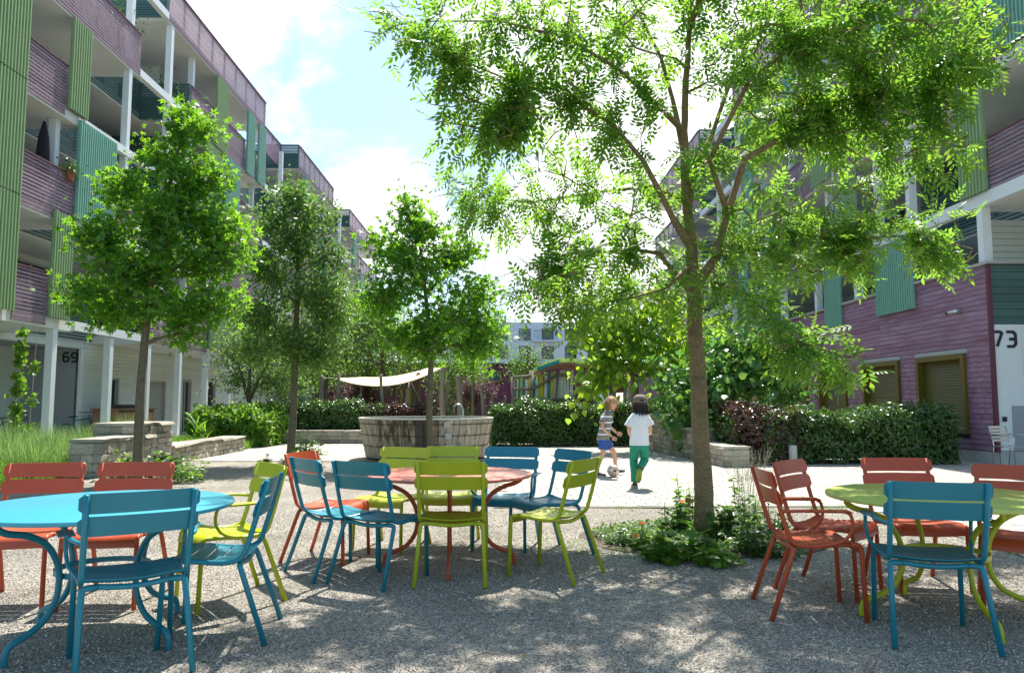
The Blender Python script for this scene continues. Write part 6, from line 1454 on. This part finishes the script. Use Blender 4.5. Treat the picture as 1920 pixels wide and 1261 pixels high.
link('cap_opening', MB().sheet([[Vector((.036*math.cos(a)*q, -.1185-.001, .028+.04*math.sin(a)*q)) for q in (.02, 1)] for a in [math.pi*k/8 for k in range(9)]], .003, nrm=(0, -1, 0)).mesh('cap_opening'), HAIRD, cp)
WSH = M('white_cotton', (.74, .77, .82), .85, .04, 8)
cloth('shirt', [ell((.0, 0, .655), .155, .115), ell((.0, 0, .72), .152, .113), ell((.002, 0, .84), .142, .105), ell((.006, 0, .96), .145, .105), ell((.01, 0, 1.05), .155, .105), ell((.011, 0, 1.10), .155, .098), ell((.012, 0, 1.13), .140, .085), ell((.013, .0, 1.153), .108, .070), ell((.014, .005, 1.172), .07, .058), ell((.016, .008, 1.188), .052, .05)], WSH, K2)
for sx in (-1, 1):
    q0, q1 = ((-.085, 0, 1.112), (-.178, -.012, .945)) if sx < 0 else ((.105, 0, 1.112), (.180, -.025, .955))
    rg = along(q0, q1, 1, 1, 6); rg = [[tuple(Vector(c_)+(Vector(p_)-Vector(c_))*w_) for p_ in ring] for ring, w_, c_ in ((rg[i], (.018, .046, .056, .058, .060, .063, .066)[i], [sum(p[k] for p in rg[i])/len(rg[i]) for k in range(3)]) for i in range(7))]
    cloth('sleeve', rg, WSH, K2)
GRN = M('green_trousers_cloth', (.012, .25, .16), .8, .12, 8); YG = M('yellow_green_shoe', (.22, .30, .03), .6, .15, 8)
cloth('trousers', [ell((0, 0, .75), .125, .10), ell((0, 0, .69), .132, .105), ell((0, 0, .63), .137, .108), ell((.0, 0.01, .575), .12, .095)], GRN, K2, cap=True)
cloth('trouser_leg', along((-.068, 0, .66), (-.085, .045, .43), .082, .066)+along((-.085, .045, .425), (-.078, .01, .085), .065, .056), GRN, K2)
cloth('trouser_leg', along((.068, 0, .66), (.088, .04, .45), .082, .066)+along((.082, .02, .425), (-.035, -.20, .305), .064, .052), GRN, K2)
shoe(K2, (-.075, .02, .03), (-.08, .15, .022), M('brown_shoe', (.05, .04, .03), .6, .1, 8)); shoe(K2, (-.05, -.245, .26), (-.07, -.225, .10), YG, YG)
# ball
x, y = gp(1150, 894); bm_ = M('football_leather', (.75, .62, .50), .45, .05, 5); t = bm_.node_tree; N = t.nodes
vo = N.new('ShaderNodeTexVoronoi'); vo.feature = 'DISTANCE_TO_EDGE'; vo.inputs['Scale'].default_value = 13; tcn = N.new('ShaderNodeTexCoord'); t.links.new(tcn.outputs['Object'], vo.inputs['Vector'])
cr = N.new('ShaderNodeValToRGB'); cr.color_ramp.interpolation = 'CONSTANT'; e = cr.color_ramp.elements; e[0].color = (.78, .55, .38, 1); e[1].position = .05; e[1].color = (.03, .015, .01, 1); q_ = e.new(.13); q_.color = (.80, .72, .62, 1)
t.links.new(vo.outputs['Distance'], cr.inputs[0]); t.links.new(cr.outputs[0], N['Principled BSDF'].inputs['Base Color'])
tag(link('football', MB().lathe([(.108*math.sin(math.pi*i/16)+.0001, -.108*math.cos(math.pi*i/16)) for i in range(17)], 24).mesh('football', smooth=True), bm_, loc=(x, y, .112)), 'white and orange football with dark curved lines between the two boys', 'ball')

# fallen leaves and small weeds scattered over the gravel and paving
n = 900; y_ = 3.2+9*rng.random(n)**1.3; x_ = rng.uniform(-.75, .75, n)*y_+.3; P = np.stack([x_, y_, np.full(n, .012)], -1); k = (x_ > -7) & (x_ < 9); P = P[k]; dd = rnd(len(P)); dd[:, 2] *= .15; nn = rnd(len(P), .25); nn[:, 2] += 1
fl_ = link('fallen_leaves', scatter_mesh('fallen_leaves', OVAL[0], OVAL[1], P, frames(dd, nn), rng.uniform(.012, .038, len(P))), leafmat('dry_fallen_leaf', (.20, .15, .05), (.25, .18, .05), .3, hue=.5)); fl_['kind'] = 'stuff'
n = 1500; cx = np.concatenate([rng.uniform(.3, 2.2, 700), rng.uniform(-.1, 4.4, 500), rng.normal(4.46, .03, 300)]); cy = np.concatenate([rng.uniform(6.4, 7.4, 700), rng.normal(9.45, .05, 500), rng.uniform(6.2, 9.4, 300)]); kk = np.sin(cx*5.1+cy*3.3) > .25; cx = cx[kk]; cy = cy[kk]
wd = blades('gravel_weeds', np.stack([cx, cy, np.zeros(len(cx))], -1), .05, .006, GRASS, lean=.9); wd['kind'] = 'stuff'
tw = MB()
for i in range(26):
    a_ = random.uniform(0, 3.14); x_ = random.uniform(-2, 3.2); y_ = random.uniform(3.4, 6.2); l_ = random.uniform(.04, .16); tw.tube([(x_, y_, .012), (x_+l_*.5*math.cos(a_), y_+l_*.5*math.sin(a_), .016), (x_+l_*math.cos(a_+.3), y_+l_*math.sin(a_+.3), .011)], .0022, 4)
o = struct('fallen_twigs', tw, BARKD); o['kind'] = 'stuff'
